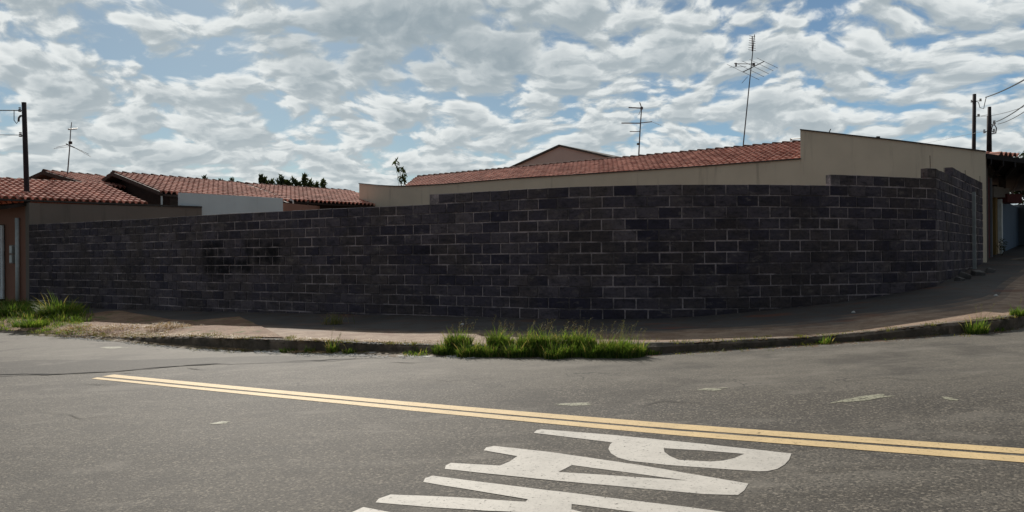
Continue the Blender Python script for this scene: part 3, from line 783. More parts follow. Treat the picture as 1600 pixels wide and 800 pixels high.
for y0, y1 in ((383, 396.5), (397.5, 411.5)):
    s_ = px_on_front(23.5); c = FP(s_, .06, 0); zt, zb = U(23, y0, c.y).z, U(23, y1, c.y).z
    m_ = MB(); m_.box((c.x, c.y, (zt+zb)/2), (.16, .12, zt-zb), math.atan2(fd.y, fd.x)); bx_ = m_.build('meter_box', M_BOX, hA)
    m_ = MB(); c = FP(s_, .125, 0); m_.box((c.x, c.y, (zt+zb)/2), (.12, .012, (zt-zb)*.8), math.atan2(fd.y, fd.x)); m_.build('lid', M_PVC, bx_)
M_GATE = plain('white_gate_paint', (.74, .79, .82), .45, 0, .1)
gs = px_on_front(8.5); zt, zb = U(5, 352, FP(gs, 0, 0).y).z, U(5, 467, FP(gs, 0, 0).y).z; m_ = MB(); bars = MB(); rz = math.atan2(fd.y, fd.x)
def gbox(m, s0, s1, z0, z1, o=.06, th=.05): c = FP((s0+s1)/2, o, 0); m.box((c.x, c.y, (z0+z1)/2), (abs(s1-s0), th, z1-z0), rz)
gw = 2.9
gbox(m_, gs, gs+.1, zb, zt); gbox(m_, gs+gw-.1, gs+gw, zb, zt); gbox(m_, gs+.1, gs+gw-.1, zt-.1, zt); gbox(m_, gs+.1, gs+gw-.1, zb, zb+.1); gbox(m_, gs+.1, gs+gw-.1, zt-.42, zt-.36); gbox(m_, gs+.1, gs+gw-.1, zb+.3, zb+.36)
gt = m_.build('gate', M_GATE, hA)
for k in range(24):
    s_ = gs+.14+k*(gw-.28)/23; gbox(bars, s_-.02, s_+.02, zb+.1, zt-.1, .055, .03)
gbox(bars, gs+.1, gs+gw-.1, zb+.1, zb+.3, .05, .012)
bars.build('bars', M_GATE, gt)
m_ = MB(); gbox(m_, gs+.02, gs+gw-.02, zb-.1, zt+.02, .012, .02); m_.build('gate_backing', M_DARKW, gt)
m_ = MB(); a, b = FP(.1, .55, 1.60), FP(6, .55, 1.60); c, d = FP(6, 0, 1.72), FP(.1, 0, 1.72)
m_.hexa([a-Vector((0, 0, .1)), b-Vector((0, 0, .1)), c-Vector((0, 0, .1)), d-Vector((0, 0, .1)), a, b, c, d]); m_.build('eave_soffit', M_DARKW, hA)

# A2: little gable behind roof A
def gabled(name, label, ridge0, ridge1, run, drop, wall_m, base=-1.6, over=.25, back=True, wall_h=None):
    ridge0, ridge1 = Vector(ridge0), Vector(ridge1)
    d = (ridge1-ridge0); d.z = 0; d.normalize(); s = Vector((d.y, -d.x, 0))
    root = empty(name, (ridge0.x, ridge0.y, EYE+base), label, 'house')
    dn = Vector((0, 0, -drop))
    e0, e1 = ridge0+s*run+dn, ridge1+s*run+dn; f0_, f1_ = ridge0-s*run+dn, ridge1-s*run+dn
    roof_plane(e0, e1, ridge0, ridge1, 'roof', root); roof_plane(f1_, f0_, ridge1, ridge0, 'roof', root)
    ridge_caps(ridge0, ridge1, root)
    th = Vector((0, 0, .05)); m = MB()
    for (a, b, c_, g) in ((e0, e1, ridge1, ridge0), (f0_, f1_, ridge1, ridge0)):   # timber deck under the tiles
        m.hexa([a-th*2, b-th*2, c_-th*2, g-th*2, a-th*.7, b-th*.7, c_-th*.7, g-th*.7])
    m.build('roof_timber', M_DARKW, root)
    m = MB(); u = Vector((0, 0, .05)); nn = -d*.03
    for e in (e0, f0_):     # mortared verge along the rake
        m.hexa([e-u*1.6+nn, ridge0-u*1.6+nn, ridge0-u*1.6+nn+d*.12, e-u*1.6+nn+d*.12, e+u+nn, ridge0+u+nn, ridge0+u+nn+d*.12, e+u+nn+d*.12])
    m.build('verge', M_DARKW, root)
    m = MB(); ins = d*.45; q = (run-over)/run; wdn = Vector((0, 0, -drop*q-.12))
    a0, a1 = ridge0+s*run*q+wdn+ins, ridge1+s*run*q+wdn-ins; c0, c1 = ridge0-s*run*q+wdn+ins, ridge1-s*run*q+wdn-ins
    p0, p1 = ridge0+ins-Vector((0, 0, .14)), ridge1-ins-Vector((0, 0, .14)); zb = EYE+base
    fl = lambda p: Vector((p.x, p.y, zb))
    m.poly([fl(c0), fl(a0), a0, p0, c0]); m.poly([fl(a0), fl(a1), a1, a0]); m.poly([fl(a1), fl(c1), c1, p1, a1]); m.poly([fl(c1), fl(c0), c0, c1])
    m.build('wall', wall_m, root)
    return root, (e0, e1)
gabled('tiled_house', 'small tiled gable peeking over the roof at the far left, below the short antenna', U(68, 269, 29), U(158, 277, 31.2), 2.5, .62, M_TERRA)
hB, (bE0, bE1) = gabled('tiled_house', 'tiled house with gable wall coloured dark as shade and a blue-white side wall, left of centre', U(176, 271, 29), U(372, 287.3, 32.9), 3.65, .93, M_DARKW)  # dark gable wall stands in for shade on the lower roof
m_ = MB(); wa, wb = U(281, 300.8, 26.6), U(442, 309.5, 29.3)
m_.wallbox(wa, wb, EYE-1.4, wa.z, .15, z1b=wb.z); m_.build('side_wall', M_WHITEW, hB)
m_ = MB(); pp = U(252.5, 304, 26.75); m_.tube([pp, pp-Vector((0, 0, .42))], .03, n=8); m_.build('downpipe', M_PVC, hB)
hC, _ = gabled('tiled_house', 'tiled house with a shadowed gable between the blue-white wall and the beige wall', U(384, 288.6, 34.3), U(546, 299.5, 38.1), 3.6, .9, M_DARKW)  # gable shade is put into the dark wall colour
m_ = MB(); a, b = U(481, 313, 32.6), U(481, 324, 32.6); m_.tube([a, b], .035, n=8); m_.build('downpipe', M_PVC, hC)
m_ = MB(); a, b = U(443, 317, 30), U(500, 322, 33); m_.wallbox(a, b, EYE-1, a.z, .15, z1b=b.z); m_.build('low_wall', M_TERRA, hC)
m_ = MB(); a, b, c_ = U(442, 309.5, 31), U(458, 313.5, 31), U(458, 323, 31); m_.tube([a, b], .03, n=6); m_.tube([b, c_], .03, n=6)
tag(m_.build('porch_frame', M_PVC), 'thin white porch frame at the right end of the blue-white wall', 'frame')

# ------------------------------------------------------------------ houses up the side street at the right
M_BLACK = plain('dark_painted_timber', (.02, .017, .018), .85)
M_MAROON = stucco('maroon_render', (.13, .035, .035)); M_OCHRE = stucco('ochre_render', (.28, .18, .07)); M_OLIVE = stucco('olive_render', (.15, .15, .09))
M_BLUEG = stucco('blue_grey_render', (.16, .22, .30)); M_GREY2 = stucco('grey_wall_paint', (.22, .23, .25))
cpy = empty('street_canopy', Z(12.8, 21, -.2), 'black flat canopy over the pavement at the right end of the beige wall', 'canopy')
m_ = MB(); a, b, c_, d_ = Z(12.62, 20.9, 2.66), Z(15.9, 22.7, 2.58), Z(20.5, 28.6, 2.45), Z(16.6, 29.8, 2.45)
th = Vector((0, 0, .13)); m_.hexa([a-th, b-th, c_-th, d_-th, a, b, c_, d_]); m_.build('roof_slab', M_BLACK, cpy)
m_ = MB(); a2 = Z(12.0, 19.9, 0); 
for k, (x, y) in enumerate(((13.05, 21.75), (16.2, 26.4))):
    m_ = MB(); m_.box((x, y, EYE+.95), (.16, .16, 2.7), R(52)); m_.build('post', M_BLACK, cpy)
m_ = MB()
for k in range(7):
    t_ = k/6; p0 = a.lerp(b, t_*.9+.05); p1 = d_.lerp(c_, t_*.9+.05); z_ = Vector((0, 0, -.131)); dn = Vector((0, 0, -.14)); s_ = (b-a).normalized()*.06
    m_.hexa([p0+z_+dn, p0+z_+dn+s_, p1+z_+dn+s_, p1+z_+dn, p0+z_, p0+z_+s_, p1+z_+s_, p1+z_])
m_.build('beams', M_BLACK, cpy)
roof_plane(Z(13.2, 21.3, 2.66), Z(14.0, 21.7, 2.66), Z(12.7, 22.3, 2.80), Z(13.5, 22.7, 2.80), 'tile_strip', cpy)
def streetwall(s0, s1, h0, h1, o, mt, name, label, cat='wall', th=.2):
    dd = Vector((.61, .79)).normalized(); nn = Vector((.79, -.61)); p = Vector((13.1, 21.8))
    a = p+dd*s0+nn*o; b = p+dd*s1+nn*o; m = MB(); m.wallbox((b.x, b.y), (a.x, a.y), EYE+h0, EYE+h1, -th); return tag(m.build(name, mt), label, cat)
streetwall(.5, .75, -.3, 2.2, -.02, M_GREY2, 'gate_post', 'pale grey post under the black canopy next to the maroon pillar', 'post')
streetwall(.95, 1.3, -.3, 2.2, -.02, M_MAROON, 'pillar', 'maroon pillar under the black canopy', 'pillar')
streetwall(1.35, 1.5, -.3, 2.2, .02, M_GREY2, 'gate_post', 'pale grey post between the maroon pillar and the olive wall', 'post')
streetwall(1.7, 2.9, -.25, 2.0, -.15, M_OLIVE, 'front_wall', 'olive green front wall beyond the maroon pillar')
streetwall(2.9, 3.4, -.2, 1.9, -.05, M_OCHRE, 'front_wall', 'narrow ochre front wall up the side street')
streetwall(3.45, 3.75, -.2, 1.7, .05, M_PVC, 'pillar', 'white pillar beside the ochre wall up the side street', 'pillar')
streetwall(3.8, 9.5, -.2, 1.7, .0, M_BLUEG, 'front_wall', 'blue-grey front wall beside the white pillar')
a, b = U(1572, 321, 29.5), U(1640, 317, 28); m_ = MB(); m_.wallbox(a, b, EYE-.2, a.z, .2, z1b=b.z); tag(m_.build('front_wall', M_GREY2), 'wide grey garage wall facing us at the right edge', 'wall')
nr = empty('porch_roof', U(1575, 320, 25), 'small dark tiled porch roofs up the side street at the right edge', 'roof')
m_ = MB(); p0, p1 = U(1553, 291, 23.2), U(1577, 294, 25.2); m_.wallbox(p0, p1, p0.z-.32, p0.z, 1.5, z0b=p1.z-.3, z1b=p1.z); m_.build('slab', M_GREYW, nr)
m_ = MB(); p0, p1 = U(1574, 303, 24.6), U(1597, 303, 25.4); m_.wallbox(p0, p1, p0.z-.26, p0.z, 2, z0b=p1.z-.3, z1b=p1.z); m_.build('slab', M_MAROON, nr)
m_ = MB(); p0 = U(1566, 284, 24.5); m_.box(p0, (.14, .14, .42)); m_.build('post', M_DARKW, nr)
# doorstep slabs in front of the side street houses
for (s0, s1, o0, o1, h, lb) in ((.4, 6.5, .25, .9, -.17, 'upper'), (.1, 6.5, .9, 1.5, -.30, 'lower')):
    dd = Vector((.61, .79, 0)).normalized(); nn = Vector((.79, -.61, 0)); p = Vector((13.1, 21.8, 0)); m_ = MB()
    c4 = [p+dd*s0+nn*o0, p+dd*s0+nn*o1, p+dd*s1+nn*o1, p+dd*s1+nn*o0]
    lift = [0, 0, .25, .25]
    m_.hexa([Vector((q_.x, q_.y, EYE-.8)) for q_ in c4]+[Vector((q_.x, q_.y, EYE+h+l)) for q_, l in zip(c4, lift)])
    tag(m_.build('doorstep', M_KERB), lb+' grey doorstep in front of the side street houses', 'step')

# ------------------------------------------------------------------ poles, wires, antennas
M_POLE = plain('dark_weathered_pole', (.035, .026, .028), .85, var=.35)
M_WIRE = plain('black_cable', (.02, .02, .02), .6)
M_INS = plain('porcelain_insulator', (.10, .08, .08), .4)
M_ALU = plain('weathered_aluminium', (.14, .13, .13), .5, .5)
def pole(label, top, bot, r0, r1):
    root = empty('utility_pole', bot, label, 'pole'); m = MB(); m.tube([bot, bot.lerp(top, .5), top], r0, r1, 12); m.build('shaft', M_POLE, root, True); return root
def insul(root, p, r=.05, arm=None):
    m = MB(); n = 8
    for k in range(3): m.tube([p+Vector((0, 0, -.07+.05*k)), p+Vector((0, 0, -.04+.05*k))], r*(1-.12*k), r*.8, n)
    o = m.build('insulator', M_INS, root)
    if arm is not None:
        m = MB(); m.tube([p-Vector((0, 0, .05)), arm], .014, n=6); m.build('bracket', M_RUST, root)
def wire(name, pts, r, label, cat='cable', sag=0.0):
    P = [Vector(p) for p in pts]; out = []
    for i in range(len(P)-1):
        for k in range(10):
            t = k/10; q = P[i].lerp(P[i+1], t); q.z -= sag*4*t*(1-t); out.append(q)
    out.append(P[-1]); m = MB(); m.tube(out, r, n=5); return tag(m.build(name, M_WIRE), label, cat)
tp, bt = U(37.5, 160, 23.9), U(42.5, 320, 23.9); bt = bt+(bt-tp)*1.05
pL = pole('dark service pole on the left, rising from behind the grey side wall', tp, bt, .088, .066)
insul(pL, U(31, 171, 23.9), .045, U(37, 172, 23.9)); insul(pL, U(32, 210, 23.9), .05, U(39, 211, 23.9))
m_ = MB(); m_.tube([U(38, 181, 23.9), U(32, 181, 23.8), U(29.5, 184, 23.8), U(29, 190, 23.8)], .03, n=8); m_.build('cable_elbow', M_INS, pL)
m_ = MB(); m_.tube([U(22, 172.5, 23.8), U(22, 188, 23.8), U(26, 193, 23.8), U(29, 189, 23.8)], .012, n=6); m_.build('drop_cable', M_WIRE, pL)
wire('overhead_wire', [U(30, 172.5, 23.9), U(-160, 172, 30)], .016, 'upper thin wire running left from the dark service pole', 'wire')
wire('overhead_wire', [U(30, 211, 23.9), U(-160, 209, 30)], .010, 'lower thin wire running left from the dark service pole', 'wire')
tp = U(1522.5, 147, 42); bt = U(1521.5, 240, 42); bt = bt+(bt-tp)*1.9
p1 = pole('taller black power pole at the right, behind the beige wall', tp, bt, .125, .088)
insul(p1, U(1532, 156, 42), .07, U(1524, 158, 42)); insul(p1, U(1529, 180, 42), .08, U(1523, 183, 42)); insul(p1, U(1518, 158, 42), .05, U(1522, 158, 42))
m_ = MB(); m_.tube([U(1524, 158, 41.9), U(1529, 160, 41.8), U(1531, 168, 41.8), U(1537, 170, 41.7), U(1539, 160, 41.5), U(1541, 152, 41)], .018, n=6); m_.build('jumper_cable', M_WIRE, p1)
tp = U(1546, 167, 30); bt = U(1545.6, 240, 30); bt = bt+(bt-tp)*1.7
p2 = pole('shorter black pole at the right edge, beside the canopy', tp, bt, .11, .062)
m_ = MB(); m_.tube([U(1545.6, 181, 30), U(1545.6, 240, 30)], .078, .092, 12); m_.build('sleeve', M_POLE, p2, True)
insul(p2, U(1553.5, 191, 30), .06, U(1547, 196, 30)); insul(p2, U(1538, 205, 30), .05, U(1545, 204, 30)); insul(p2, U(1553, 204, 30), .05, U(1547, 204, 30))
m_ = MB(); m_.tube([U(1549, 204, 29.9), U(1551, 196, 29.8), U(1554, 195, 29.7), U(1557, 200, 29.6), U(1556, 208, 29.7), U(1550, 209, 29.8)], .022, n=6); m_.build('cable_coil', M_INS, p2)
wire('overhead_wire', [U(1540, 152, 42), U(1640, 101, 24)], .028, 'thick twisted power cable rising to the right from the tall pole', 'wire', .1)
wire('overhead_wire', [U(1557, 190, 30), U(1640, 131, 18)], .016, 'dark cable from the short pole to the upper right', 'wire', .1)
wire('overhead_wire', [U(1559, 194, 30), U(1640, 144, 18)], .011, 'lowest thin cable from the short pole to the right', 'wire', .12)
wire('overhead_wire', [U(1533, 182, 42), U(1640, 150, 26)], .010, 'faint thin wire from the tall pole to the right', 'wire', .15)
wire('overhead_wire', [U(1528, 182, 42), U(1545, 179, 30)], .010, 'short wire linking the two poles at the right', 'wire')
wire('overhead_wire', [U(1538, 205, 30), U(1440, 225, 48), ], .006, 'faint wire running left from the short pole at the right', 'wire')

def rod(m, a, b, r): m.tube([a, b], r, n=5)
# tall leaning antenna on the beige house
Ya = 27.6
an = empty('tv_antenna', U(1161, 226, Ya), 'tallest tv antenna, leaning mast on the red tile roof near the tall beige wall', 'antenna')
m_ = MB(); m_.tube([U(1161, 230, Ya), U(1170, 140, Ya), U(1176, 82, Ya), U(1179, 54, Ya)], .022, .014, n=6); m_.build('mast', M_ALU, an)
m_ = MB(); rod(m_, U(1175.5, 57, Ya-.2), U(1175.5, 80, Ya+.2), .02)
for k in range(7):
    y = 57+k*3.6; rod(m_, U(1171-k*.25, y-1, Ya-.25), U(1180+k*.1, y+.5, Ya+.25), .009)
m_.build('uhf_head', M_ALU, an)
m_ = MB(); rod(m_, U(1161, 112.5, Ya-.5), U(1194, 96, Ya+.6), .018)
for k in range(5):
    t = k/4; c = U(1161, 112.5, Ya-.5).lerp(U(1194, 96, Ya+.6), t)
    L = (30-4*k)*.021; dv = (U(1222, 110, Ya)-U(1193, 96, Ya)).normalized(); rod(m_, c, c+dv*(.62-.02*k), .007); rod(m_, c, c-dv*(.30+.08*(4-k)), .006)
m_.build('yagi_array', M_ALU, an)
m_ = MB(); rod(m_, U(1147, 99.5, Ya), U(1177, 100, Ya), .012); rod(m_, U(1140, 105, Ya), U(1166, 104, Ya), .007); m_.box(U(1177.5, 100.5, Ya-.03), (.08, .08, .09)); m_.box(U(1150, 101, Ya), (.05, .05, .12)); m_.build('side_arm', M_ALU, an)
m_ = MB(); rod(m_, U(1168, 120, Ya), U(1159, 130, Ya-.2), .008); m_.build('brace', M_ALU, an)
# middle antenna
Ya = 31.8
an = empty('tv_antenna', U(998, 240, Ya), 'middle tv antenna with three short cross arms over the long tile roof', 'antenna')
m_ = MB(); m_.tube([U(998, 244, Ya), U(1000, 205, Ya), U(1002.5, 168, Ya), U(999.5, 160, Ya)], .028, .018, n=6); m_.build('mast', M_ALU, an)
m_ = MB(); rod(m_, U(982, 168, Ya), U(1003, 169, Ya), .024); rod(m_, U(1001, 172, Ya), U(998, 179, Ya-.2), .012); m_.box(U(1002.5, 169, Ya), (.1, .1, .1))
for k in range(5): rod(m_, U(983+k*4, 168.2, Ya-.16), U(983+k*4, 168.2, Ya+.16), .01)
m_.build('yagi_array', M_ALU, an)
m_ = MB(); rod(m_, U(971, 192.3, Ya), U(1001, 192.5, Ya), .022); rod(m_, U(1001, 192, Ya), U(1019, 190.2, Ya), .018); rod(m_, U(1019, 190.5, Ya), U(1033, 196, Ya-.6), .007); rod(m_, U(984, 205.5, Ya), U(1001, 205.5, Ya), .016)
m_.build('cross_arm', M_ALU, an)
m_ = MB(); m_.box(U(997.5, 225, Ya), (.12, .08, .07)); m_.build('junction_box', M_DARKW, an)
# left antenna
Ya = 29.2
an = empty('tv_antenna', U(105, 268, Ya), 'short tv antenna on the tiled gable at the far left', 'antenna')
m_ = MB(); m_.tube([U(105.5, 272, Ya), U(108.5, 235, Ya), U(110.5, 203, Ya), U(112, 191, Ya)], .026, .014, n=6); m_.build('mast', M_ALU, an)
m_ = MB(); rod(m_, U(107, 202, Ya-.2), U(120, 201, Ya+.3), .028)
for k in range(6): rod(m_, U(108+k*2.3, 202-k*.15, Ya-.3), U(110+k*2.3, 200.5-k*.15, Ya+.3), .009)
m_.build('uhf_head', M_ALU, an)
m_ = MB(); rod(m_, U(103.5, 225, Ya-.3), U(116, 230.5, Ya+.3), .022)
for (x0, y0, x1, y1) in ((111, 228, 139, 241), (116, 230.5, 142, 245), (106, 227, 129, 236), (110, 229, 84, 232), (106, 226.5, 88, 230)): rod(m_, U(x0, y0, Ya), U(x1, y1, Ya), .007)
m_.build('yagi_array', M_ALU, an)
m_ = MB(); m_.box(U(110, 223, Ya), (.1, .08, .1)); m_.build('junction_box', M_DARKW, an)

# ------------------------------------------------------------------ foliage
def leaf_mat(name, c0, c1, trans=.45, c2=None):
    m, t = mat(name)
    ti = t.n('ShaderNodeAttribute'); ti.attribute_name = 'tint'; ti = ti.outputs['Fac']
    c = t.mix(ti, c0, c1)
    if c2: c = t.mix(t.mr(ti, .86, .9), c, c2)
    t.put(t.b.inputs['Base Color'], c); t.b.inputs['Roughness'].default_value = .6
    tr = t.n('ShaderNodeBsdfTranslucent'); t.put(tr.inputs[0], t.mix(1.0, c, (1.3, 1.25, .7), 'MULTIPLY'))
    ms = t.n('ShaderNodeMixShader'); ms.inputs[0].default_value = trans; t.put(ms.inputs[1], t.b); t.put(ms.inputs[2], tr); t.put(t.o.inputs[0], ms); return m
M_GRASS = leaf_mat('weed_grass', (.05, .11, .02), (.21, .30, .06), .5, (.38, .32, .14))
M_GRASSY = leaf_mat('dry_verge_grass', (.10, .13, .03), (.24, .22, .08), .4, (.36, .27, .13))
M_STRAW = leaf_mat('dry_straw', (.30, .19, .09), (.50, .36, .20), .25)
M_LEAF = leaf_mat('tree_leaves', (.018, .030, .012), (.05, .075, .025), .25)
M_BARK = plain('bark', (.09, .065, .045), .9)
rg = random.Random(5)
def blade(m, p, h, lean, wd, an, tint, seg=4, droop=1.0):
    d = Vector((math.cos(an), math.sin(an), 0)); s = Vector((-d.y, d.x, 0))
    # turn the face a little towards any side
    s = (s*math.cos(1.1*tint)+d*math.sin(1.1*tint)).normalized(); prev = None
    for k in range(seg+1):
        t = k/seg; q = p+d*(lean*t**1.7)+Vector((0, 0, h*(t-droop*.28*t**3))); w_ = wd*(1-t**1.5)+.0006
        a, b = q-s*w_, q+s*w_; i = len(m.v); m.v += [tuple(a), tuple(b)]
        if prev is not None: m.f.append((prev, prev+1, i+1, i)); m.t.append(tint)
        prev = i
def ground_z(x, y):
    """height of road or walk at a place"""
    best = None
    for i in range(0, N-1):
        a, b = kerb[i], wfoot[i]; d = b-a; L2 = d.x*d.x+d.y*d.y; t = ((x-a.x)*d.x+(y-a.y)*d.y)/L2
        q = a.lerp(b, t); e = (q.x-x)**2+(q.y-y)**2
        if best is None or e < best[0]: best = (e, i, t)
    e, i, t = best
    if t <= .0: return zr(x, y)
    t = min(1, t); p = walkpt(i, t); lf = .02 if p.x < -5 else 0
    return p.z+lf
def kerb_at(px):
    k = (px-800)/FPX; b = min(range(N-1), key=lambda i: abs(kerb[i].x/max(1, kerb[i].y)-k) if kerb[i].y > 3 else 9)
    i = b; j = i+1 if (kerb[i].x/kerb[i].y < k) else i-1
    ka, kb = kerb[i].x/kerb[i].y, kerb[j].x/kerb[j].y; t = 0 if ka == kb else (k-ka)/(kb-ka); return kerb[i].lerp(kerb[j], max(0, min(1, t)))
def tuft(m, c, rad, n, h, wd=.0055, lean=.5, tall=.0):
    for _ in range(n):
        a = rg.uniform(0, 6.283); r_ = rad*math.sqrt(rg.random()); x, y = c.x+r_*math.cos(a)*1.0, c.y+r_*math.sin(a)*.75
        hh = h*rg.uniform(.45, 1.05)*(1-.35*(r_/rad)**2); out = a+rg.uniform(-.9, .9)
        if rg.random() < tall: hh *= 1.7
        blade(m, Vector((x, y, c.z-.01)), hh, hh*lean*rg.uniform(.2, 1.1), wd*rg.uniform(.6, 1.3), out, rg.random(), droop=rg.uniform(.2, 1.3))
def seedhead(m, p, h, an, lean):
    d = Vector((math.cos(an), math.sin(an), 0)); q1 = p+d*lean*.5+Vector((0, 0, h*.6)); q2 = p+d*lean+Vector((0, 0, h)); m.tube([p, q1, q2], .0016, .0009, 3, tint=.75)
    for k in range(9):
        t = .55+.05*k; c = q1.lerp(q2, (t-.55)/.45); a2 = rg.uniform(0, 6.28); e = c+Vector((math.cos(a2)*.03, math.sin(a2)*.03, rg.uniform(.005, .03)))
        m.tube([c, e], .0015, .0008, 3, tint=.93)
def clump(px, span, n, h, label, tall=.1, heads=0, back=0.0, wd=.0055, mt=None, front=.08, cat='weed', lean=.5):
    """weeds rooted along the kerb between px-span/2 and px+span/2"""
    m = MB(); c0 = kerb_at(px); c0 = Vector((c0.x, c0.y, zr(c0.x, c0.y)))
    k_ = max(1, int(span/9)) if span > 62 else 1
    for i in range(k_):
        x = px-span/2+span*(i+.5)/k_; c = kerb_at(x); nr_ = Vector((c.x, c.y, 0)).normalized()
        ctr = Vector((c.x, c.y, 0))-nr_*front*rg.uniform(.1, 1.5)+nr_*back*rg.random()
        zz_ = ground_z(ctr.x, ctr.y)
        hh = h*rg.uniform(.88, 1.12)
        tuft(m, Vector((ctr.x, ctr.y, zz_)), .15 if k_ > 1 else span*.0042, int(n/k_), hh, wd, lean, tall)
        for _ in range(int(heads/k_+rg.random())):
            a = rg.uniform(0, 6.28); b_ = ctr+Vector((rg.uniform(-.12, .12), rg.uniform(0, .12), 0)); seedhead(m, Vector((b_.x, b_.y, zz_)), hh*rg.uniform(1.2, 1.9), rg.uniform(-.6, 1.2), hh*rg.uniform(.2, .9))
    return tag(m.build('grass_clump', mt or M_GRASS, origin=c0), label, cat, 'weeds growing along the kerb')
clump(762, 150, 9000, .20, 'left half of the long bank of green weeds at the middle of the kerb', .12, 55, .22, front=.20)
clump(872, 90, 6000, .20, 'middle stretch of the long bank of weeds, with pale seed heads', .14, 45, .22, front=.20)
clump(958, 70, 5000, .235, 'tallest dark green tuft at the right end of the long weed bank', .12, 30, .1, front=.20)
clump(1016, 36, 260, .12, 'low straggling weeds just right of the tallest tuft', .1, 10, .15)
clump(519, 22, 200, .22, 'small upright green weed standing alone at the kerb face', .15, 4, .02)
clump(483, 18, 130, .13, 'small tuft left of the upright kerb weed')
clump(452, 40, 200, .11, 'low green weeds at the kerb, leftmost of the gutter tufts')
clump(545, 24, 130, .12, 'small tuft right of the upright kerb weed')
clump(570, 14, 60, .08, 'tiny yellowish tuft in the gutter', mt=M_GRASSY)
clump(655, 60, 260, .12, 'thin low weeds just left of the long weed bank', .1, 6)
clump(1285, 26, 160, .11, 'small green tuft against the right-hand kerb', .1, 0)
clump(1250, 22, 60, .07, 'tiny sparse tuft left of the right-hand green tuft', .1, 0, mt=M_GRASSY)
clump(1348, 18, 60, .08, 'tiny yellowish tuft on the right-hand kerb', .1, 0, mt=M_GRASSY)
clump(1524, 34, 420, .20, 'bright green weed tuft at the kerb near the right edge', .1, 3, .08)
clump(1590, 24, 220, .15, 'green weed tuft on the kerb at the right edge', .1, 2, .08)
clump(1560, 20, 80, .09, 'small sparse tuft between the two right-edge tufts', .1, 0)
# sparse growth all along the kerb top and gutter
m = MB()
for i in range(2600):
    px = rg.uniform(40, 1600); c = kerb_at(px); dens_ = 1 if px < 460 else (.6 if px < 720 else .3)
    if rg.random() > dens_: continue
    nr_ = Vector((c.x, c.y, 0)).normalized(); o = rg.gauss(.12, .22) if px < 460 else rg.gauss(.0, .12); p = Vector((c.x, c.y, 0))+nr_*o; z_ = ground_z(p.x, p.y)
    if noise.noise(Vector((px*.02, 2, 0))) < -.1: continue
    tuft(m, Vector((p.x, p.y, z_)), .07, 9, .06, .0035, .9)
tag(m.build('grass', M_GRASSY), kind='stuff')
# grass of the bank on the left
m = MB()
for i in range(1500):
    s = rg.random(); px = rg.uniform(-220, 125); k = (px-800)/FPX; s = rg.uniform(.02, .95)
    i_ = min(range(N), key=lambda j: abs(kerb[j].lerp(wfoot[j], s).x/kerb[j].lerp(wfoot[j], s).y-k) if kerb[j].y > 8 else 9)
    i2 = min(N-1, i_+1); p = walkpt(i_, s).lerp(walkpt(i2, s), rg.random())
    if px > 70 and s > .55 and rg.random() < .6: continue
    lush = .5+.5*noise.noise(Vector((p.x*.8, p.y*.8, 4)))
    if s < .22 and lush < .45: continue
    hgt = (.20 if s > .25 else .09)*(.6+.9*lush)
    tuft(m, Vector((p.x, p.y, p.z+.02)), .16, 16, hgt, .006, .6, .08)
tag(m.build('grass_bank', M_GRASS), kind='stuff')
# tall weed by the wall at left
def bigtuft(px, py, Y, n, h, label, rad=.35, mt=None, lean=.7):
    c = U(px, py, Y); c.z = ground_z(c.x, c.y); m = MB(); tuft(m, c, rad, n, h, .009, lean, .12); tag(m.build('grass_clump', mt or M_GRASS, origin=c), label, 'weed', 'tall weeds on the verge'); return c
bigtuft(92, 490, 18.6, 1500, .42, 'tall bushy green weed against the left end of the block wall', .42, lean=.8)
bigtuft(22, 480, 19.5, 900, .32, 'tall grass in front of the white gate at the left edge', .5)
bigtuft(50, 497, 17.6, 700, .24, 'bright grass between the gate and the bushy weed', .4)
# dry straw heaps on the soil
def straw(px, Y, n, rad, label):
    c = U(px, 500, Y); c.z = ground_z(c.x, c.y); m = MB()
    for _ in range(n):
        a = rg.uniform(0, 6.28); r_ = rad*math.sqrt(rg.random()); h0 = .10*(1-(r_/rad))
        p = Vector((c.x+r_*math.cos(a), c.y+r_*.8*math.sin(a), c.z+h0*rg.random())); blade(m, p, rg.uniform(.01, .12), rg.uniform(.08, .22), .0045, rg.uniform(0, 6.28), rg.random(), 3, 1.5)
    tag(m.build('straw_heap', M_STRAW, origin=c), label, 'dry grass', 'dry grass heaps on the soil verge')
straw(262, 15.2, 600, .42, 'rounded heap of dry straw on the soil verge below the black daubed paint')
straw(130, 16.4, 420, .6, 'flat scatter of dry straw just right of the bushy weed')
straw(190, 15.9, 400, .6, 'thin spread of dry straw left of the rounded heap')
m = MB()
for _ in range(2600):
    px = rg.uniform(100, 700); c = kerb_at(px); nr_ = Vector((c.x, c.y, 0)).normalized(); o = abs(rg.gauss(0, .6 if px < 330 else .16))-.12; p = Vector((c.x, c.y, 0))+nr_*o
    if noise.noise(Vector((p.x*1.1, p.y*1.1, 8))) < -.05: continue
    z_ = ground_z(p.x, p.y)
    for __ in range(4): blade(m, Vector((p.x+rg.gauss(0, .04), p.y+rg.gauss(0, .04), z_+.004)), rg.uniform(.005, .05), rg.uniform(.05, .16), .0045, rg.uniform(0, 6.28), rg.random(), 3, 1.5)
tag(m.build('dry_straw', M_STRAW), kind='stuff')
# dead sprig in the shade of the wall
m = MB(); c = U(520, 515, 14.6); c.z = ground_z(c.x, c.y)
for _ in range(90): blade(m, c+Vector((rg.gauss(0, .10), rg.gauss(0, .06), 0)), rg.uniform(.1, .34), rg.uniform(.02, .25), .004, rg.uniform(0, 6.28), rg.random())
tag(m.build('grass_clump', M_GRASSY, origin=c), 'withered sprig of grass on the walk in the wall shadow', 'weed')
